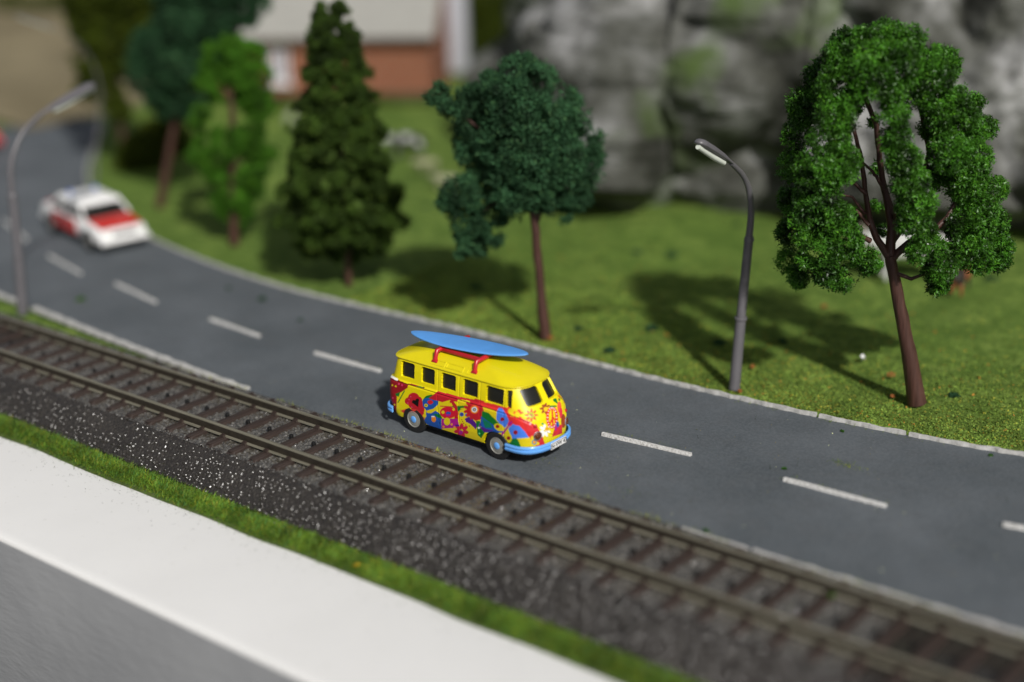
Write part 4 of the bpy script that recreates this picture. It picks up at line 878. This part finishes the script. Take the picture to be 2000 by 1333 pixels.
# roof
def roof():
    V = []; nl = 26; ring0 = outline(1.66, 60, 120, 40)
    cx = (np.interp(1.66, zk, xfk)+np.interp(1.66, zk, xrk))/2
    lv = [(1.012, 1.635), (1.03, 1.64), (1.035, 1.655), (1.03, 1.668)]
    for k in range(nl):
        t = k/(nl-1); s_ = 1.028*(1-t)**1.0; lv.append((max(s_, .001), 1.668+.285*(1-(1-t)**2.15 if t > 0 else 0)**.9 if False else 1.668+.275*(1-max(s_/1.028, 0)**2.6)))
    for s_, z in lv:
        R_ = ring0.copy(); sx = s_; 
        R_[:, 0] = cx+(R_[:, 0]-cx)*(1-(1-sx)*1.0); R_[:, 1] *= sx
        V.append(np.column_stack([R_, np.full(len(R_), z)]))
    V = np.array(V); a, b = V.shape[:2]; i = np.arange((a-1)*b); r_, c_ = i//b, i % b; c2 = (c_+1) % b
    return mesh_np('roof', V.reshape(-1, 3), np.stack([r_*b+c_, (r_+1)*b+c_, (r_+1)*b+c2, r_*b+c2], 1), M['yellow'], BUS, smooth=True)
ROOF = roof()
def roof_z(x, y):
    b = .65*1.028; xf, xr = .475, -3.08; cx, hx = (xf+xr)/2, (xf-xr)/2*1.028
    s_ = max((abs(x-cx)/hx)**2.7+(abs(y)/b)**2.7, 0)**(1/2.7); return 1.668+.275*(1-min(s_, 1)**2.6)
# skylight frames
for sgn in (-1, 1):
    for xa in (-2.02, -1.50, -.92, -.34):
        m_ = MB(); ya, yb = sgn*.545, sgn*.628; xs_, xe = xa, xa+.46
        for p0, p1 in (((xs_, ya), (xe, ya)), ((xs_, yb), (xe, yb)), ((xs_, ya), (xs_, yb)), ((xe, ya), (xe, yb))):
            m_.tube([(p0[0]+(p1[0]-p0[0])*u, p0[1]+(p1[1]-p0[1])*u, roof_z(p0[0]+(p1[0]-p0[0])*u, p0[1]+(p1[1]-p0[1])*u)+.0) for u in (0, .33, .66, 1)], .015, 6)
        m_.build('skylight_frame', M['yellow'], ROOF, smooth=True)
# floor / underbody
MB().box((-1.2, 0, .24), (3.5, 1.2, .16)).build('underbody', M['underside'], BUS); MB().box((-1.2, 0, .30), (4.0, 1.36, .03)).build('floor_plate', M['underside'], BUS)
MB().box((-1.25, 0, .72), (3.7, 1.25, .75)).build('interior', M['underside'], BUS)
# bumpers
def bumper(front):
    V = []; prf = [(0, -.075), (.035, -.08), (.05, -.06), (.05, -.025), (.034, -.012), (.034, .012), (.05, .025), (.05, .055), (.03, .075), (0, .07)]
    z0 = .40 if front else .44; pts = outline(.45, 60, 120, 60, grow=.045)
    pts = pts[pts[:, 0] > .22] if front else pts[pts[:, 0] < -3.0]
    if front:
        pts = pts[np.argsort(np.arctan2(pts[:, 1], pts[:, 0]-.1))]
    else: pts = pts[np.argsort(-np.arctan2(pts[:, 1], -(pts[:, 0]+2.6)))]
    T = np.gradient(pts, axis=0); T /= np.hypot(T[:, 0], T[:, 1])[:, None]; N = np.stack([T[:, 1], -T[:, 0]], 1)
    n = len(prf)
    for p, nn in zip(pts, N):
        for o_, dz in prf: V.append((p[0]+nn[0]*o_, p[1]+nn[1]*o_, z0+dz))
    k = len(pts); Fs = [(i*n+j, i*n+(j+1) % n, (i+1)*n+(j+1) % n, (i+1)*n+j) for i in range(k-1) for j in range(n)]+[tuple(range(n)), tuple((k-1)*n+j for j in range(n))]
    return MB().add(V, Fs).build('bumper', M['blue'], BUS, smooth=True, sharp=50)
FB = bumper(True); bumper(False)
pl = MB().box((1.005, .01, .385), (.022, .50, .145)).build('number_plate', M['white'], FB)
fr_ = MB()
for y0, z0, dy, dz in ((.01, .45, .475, .008), (.01, .32, .475, .008), (-.225, .385, .008, .13), (.245, .385, .008, .13)): fr_.box((1.018, y0, z0), (.004, dy, dz))
fr_.build('plate_border', M['ink'], pl)
fc = bpy.data.curves.new('lettering', 'FONT'); fc.body = 'N-VW 43'; fc.size = .128; fc.align_x = 'CENTER'; fc.align_y = 'CENTER'; fc.extrude = .002; fc.offset = .001
fo = bpy.data.objects.new('lettering_curve', fc); COL.objects.link(fo); bpy.context.view_layer.update(); lm = bpy.data.meshes.new_from_object(fo.evaluated_get(bpy.context.evaluated_depsgraph_get())); bpy.data.objects.remove(fo); lm.materials.clear(); lo = link('lettering', lm, M['ink'], pl); lo.location = (1.019, .01, .385); lo.rotation_euler = (rad(90), 0, rad(90))
# wheels
def wheel(x, y, sgn):
    ax = (0, sgn, 0)
    ty = MB().disc_stack((x, y, .315), ax, [(-.09, .24), (-.085, .295), (-.06, .318), (.05, .318), (.075, .30), (.083, .27), (.079, .19), (.06, .18)], 40).build('wheel', M['tyre'], BUS, smooth=True, sharp=35)
    MB().disc_stack((x, y, .315), ax, [(.055, .186), (.085, .184), (.088, .177), (.076, .165), (.080, .14), (.088, .11), (.086, .08)], 40).build('rim', M['rim'], ty, smooth=True, sharp=35)
    MB().disc_stack((x, y, .315), ax, [(.08, .080), (.092, .077), (.102, .062), (.108, .038), (.110, .012)], 30).build('hub_cap', M['blue'], ty, smooth=True)
for x in (-.055, -2.44):
    for s_ in (-1, 1): wheel(x, s_*.655, s_)
# headlights, indicators, wipers knobs
for sg in (-1, 1):
    y = sg*.47; th = .72*sg
    q = outline(.72, 60, 120, 60); j = np.argmin(np.abs(q[:, 1]-y)+(q[:, 0] < .3)*9); p = q[j]; nrm = Vector((math.cos(.42), math.sin(.42)*sg, .05))
    hl = MB().disc_stack((p[0]-.01, y, .68), nrm, [(-.01, .098), (.02, .10), (.03, .09), (.02, .082)], 28).build('headlight', M['chrome'], BUS, smooth=True)
    MB().disc_stack((p[0]-.01, y, .68), nrm, [(.01, .085), (.035, .078), (.05, .055), (.058, .02)], 28).build('lens', M['lens'], hl, smooth=True)
    q = outline(.9, 60, 120, 60); y2 = sg*.50; j = np.argmin(np.abs(q[:, 1]-y2)+(q[:, 0] < .3)*9)
    MB().disc_stack((q[j][0]-.005, y2, .90), nrm, [(-.01, .045), (.02, .04), (.035, .02)], 20).build('indicator', M['red'], BUS, smooth=True)
# roof rack
RK = empty('roof_rack', (0, 0, 0)); RK.parent = BUS
for x in (-1.86, -.74):
    P = [(x, -.56, roof_z(x, -.56)-.005), (x, -.55, roof_z(x, -.55)+.07), (x+.0, -.50, 1.975), (x+.02, -.34, 1.995), (x+.02, 0, 2.0), (x+.02, .34, 1.995), (x, .50, 1.975), (x, .55, roof_z(x, .55)+.05), (x, .56, roof_z(x, .56)-.005)]
    MB().tube(P, [.055, .048, .055, .052, .05, .052, .055, .048, .055], 10).build('cross_bar', M['red'], RK, smooth=True)
    for sg in (-1, 1): MB().box((x, sg*.57, roof_z(x, .57)+.015), (.16, .09, .05), taper=.8).build('foot', M['red'], RK, bevel=.01)
for y in (-.37, .37): MB().box((-1.29, y, 1.975), (1.10, .05, .085)).build('long_bar', M['red'], RK, bevel=.012)
# surfboard : lens-shaped, thin, slightly raised at both tips
def surfboard():
    a = at(803, 652, ZR+2.08); b = at(1032, 697, ZR+2.08); mid = (a+b)/2; L = np.hypot(*(b-a)[:2]); ang = math.atan2((b-a)[1], (b-a)[0])
    t = empty('surfboard', (mid[0], mid[1], ZR+2.085), ang); n = 60; m_ = 12; V = []
    for i in range(n+1):
        s_ = -1+2*i/n; w_ = .36*(1-abs(s_)**2.0)**.6+1e-4; th = .035*(1-abs(s_)**4)**.5+.006; x = s_*L/2; zc = .045*abs(s_)**2.4
        for k in range(2*m_):
            q = 2*math.pi*k/(2*m_); V.append((x, w_*math.cos(q), zc+th*(abs(math.sin(q))**.6)*np.sign(math.sin(q))))
    k2 = 2*m_; Fs = [(i*k2+k, i*k2+(k+1) % k2, (i+1)*k2+(k+1) % k2, (i+1)*k2+k) for i in range(n) for k in range(k2)]
    MB().add(V, Fs).build('deck', M['board'], t, smooth=True, sharp=60)
    MB().box((-L/2+.3, 0, -.06), (.16, .015, .12), taper=.5).build('fin', M['board'], t)
    tag(t, 'plain light blue surfboard lying on the red roof rack of the bus', 'surfboard')
surfboard()

# ------------------------------------------------------------------ cars
def car(name, pos, ang, label, base, hoodm, doorm, police=True):
    t = empty(name, pos, ang); tag(t, label, 'car')
    L, Wd = 4.55, 1.72; V = []; secs = []
    # stations: x, half width, z bottom, z deck
    st = [(-2.27, .70, .45, .72), (-2.22, .78, .32, .84), (-2.0, .84, .26, .90), (-1.2, .86, .24, .93), (0, .86, .24, .92), (1.0, .86, .24, .90), (1.6, .84, .26, .84), (2.1, .80, .28, .76), (2.25, .74, .34, .68), (2.3, .66, .42, .62)]
    n = 20
    for x, hw, zb, zt in st:
        for k in range(n):
            q = 2*math.pi*k/n; cy_, sz = math.cos(q), math.sin(q); e = 2/5.; y = hw*np.sign(cy_)*abs(cy_)**e; z = (zb+zt)/2+(zt-zb)/2*np.sign(sz)*abs(sz)**e; y *= 1-.06*max(0, (z-(zb+zt)/2)); V.append((x, y, z))
    k = len(st); Fs = [(i*n+j, i*n+(j+1) % n, (i+1)*n+(j+1) % n, (i+1)*n+j) for i in range(k-1) for j in range(n)]+[tuple(range(n)), tuple((k-1)*n+j for j in range(n))]
    MB().add(V, Fs).build('body', base, t, smooth=True, sharp=40)
    def cab(z0, z1, x0, x1, x2, x3, w0, w1): return [(x0, -w0, z0), (x3, -w0, z0), (x3, w0, z0), (x0, w0, z0), (x1, -w1, z1), (x2, -w1, z1), (x2, w1, z1), (x1, w1, z1)]
    fc_ = [(3, 2, 1, 0), (4, 5, 6, 7), (0, 1, 5, 4), (1, 2, 6, 5), (2, 3, 7, 6), (3, 0, 4, 7)]
    MB().add(cab(.88, 1.30, -1.50, -.90, .50, 1.12, .76, .62), fc_).build('glazing', M['black'], t, bevel=.03)
    MB().add(cab(1.18, 1.36, -1.20, -.88, .42, .68, .72, .60), fc_).build('roof', base, t, bevel=.04, seg=3)
    for x0_, x1_ in ((-1.50, -.90), (.55, 1.12)):
        for sg in (-1, 1):
            xa, xb = (x0_, x1_) if x0_ < 0 else (x1_, x0_); MB().tube([(xa, sg*.745, .90), (xb, sg*.63, 1.31)], .045, 8).build('pillar', base, t, smooth=True)
    for sg in (-1, 1): MB().tube([(-.35, sg*.745, .90), (-.32, sg*.645, 1.31)], .035, 8).build('pillar', base, t, smooth=True)
    MB().add([(1.15, -.70, .890), (2.12, -.66, .775), (2.12, .66, .775), (1.15, .70, .890), (1.15, -.70, .910), (2.12, -.66, .795), (2.12, .66, .795), (1.15, .70, .910)], fc_).build('bonnet', hoodm, t)
    MB().add([(-2.12, -.66, .87), (-1.6, -.68, .915), (-1.6, .68, .915), (-2.12, .66, .87), (-2.12, -.66, .89), (-1.6, -.68, .935), (-1.6, .68, .935), (-2.12, .66, .89)], fc_).build('boot_lid', hoodm, t)
    for sg in (-1, 1):
        for xa, xb in ((-1.15, -.36), (-.34, .62)): MB().box(((xa+xb)/2, sg*.862, .60), (xb-xa, .02, .46)).build('door', doorm, t, bevel=.006, seg=1)
        MB().box((2.27, sg*.52, .60), (.05, .24, .14)).build('headlight', M['lampw'], t, bevel=.015); MB().box((-2.27, sg*.56, .66), (.05, .24, .12)).build('tail_light', M['carred'], t, bevel=.015)
    MB().box((2.30, 0, .40), (.12, 1.62, .13)).build('bumper', base, t, bevel=.03); MB().box((-2.28, 0, .42), (.12, 1.62, .13)).build('bumper', base, t, bevel=.03)
    MB().box((2.285, 0, .60), (.04, .76, .11)).build('grille', M['underside'], t)
    for x in (-1.38, 1.42):
        for sg in (-1, 1):
            wh = MB().disc_stack((x, sg*.78, .31), (0, sg, 0), [(-.09, .25), (-.07, .31), (.05, .31), (.08, .28), (.07, .18)], 24).build('wheel', M['tyre'], t, smooth=True); MB().disc_stack((x, sg*.78, .31), (0, sg, 0), [(.05, .18), (.085, .17), (.09, .05)], 20).build('rim', M['rim'], wh, smooth=True)
            MB().disc_stack((x, sg*.84, .33), (0, sg, 0), [(-.02, .37), (.022, .36)], 24).build('wheel_arch', M['underside'], t)
    if police:
        for y in (-.42, .42): MB().disc_stack((-.60, y, 1.355), (0, 0, 1), [(0, .07), (.10, .065), (.14, .03)], 16).build('beacon', M['bluelight'], t, smooth=True)
        MB().tube([(-1.9, .5, .9), (-2.0, .52, 1.7)], .008, 5).build('aerial', M['ink'], t)
    return t
car('emergency_car', (-22.95, 7.75, ZR+.012), rad(-13), 'white emergency car with red bonnet and doors and blue roof beacons, oncoming at the left', M['white'], M['carred'], M['carred'])
p = at(-118, 304); car('parked_car', (p[0], p[1], ZR+.012), rad(60), 'red car cut off by the left edge of the picture', M['carred'], M['carred'], M['carred'], False)
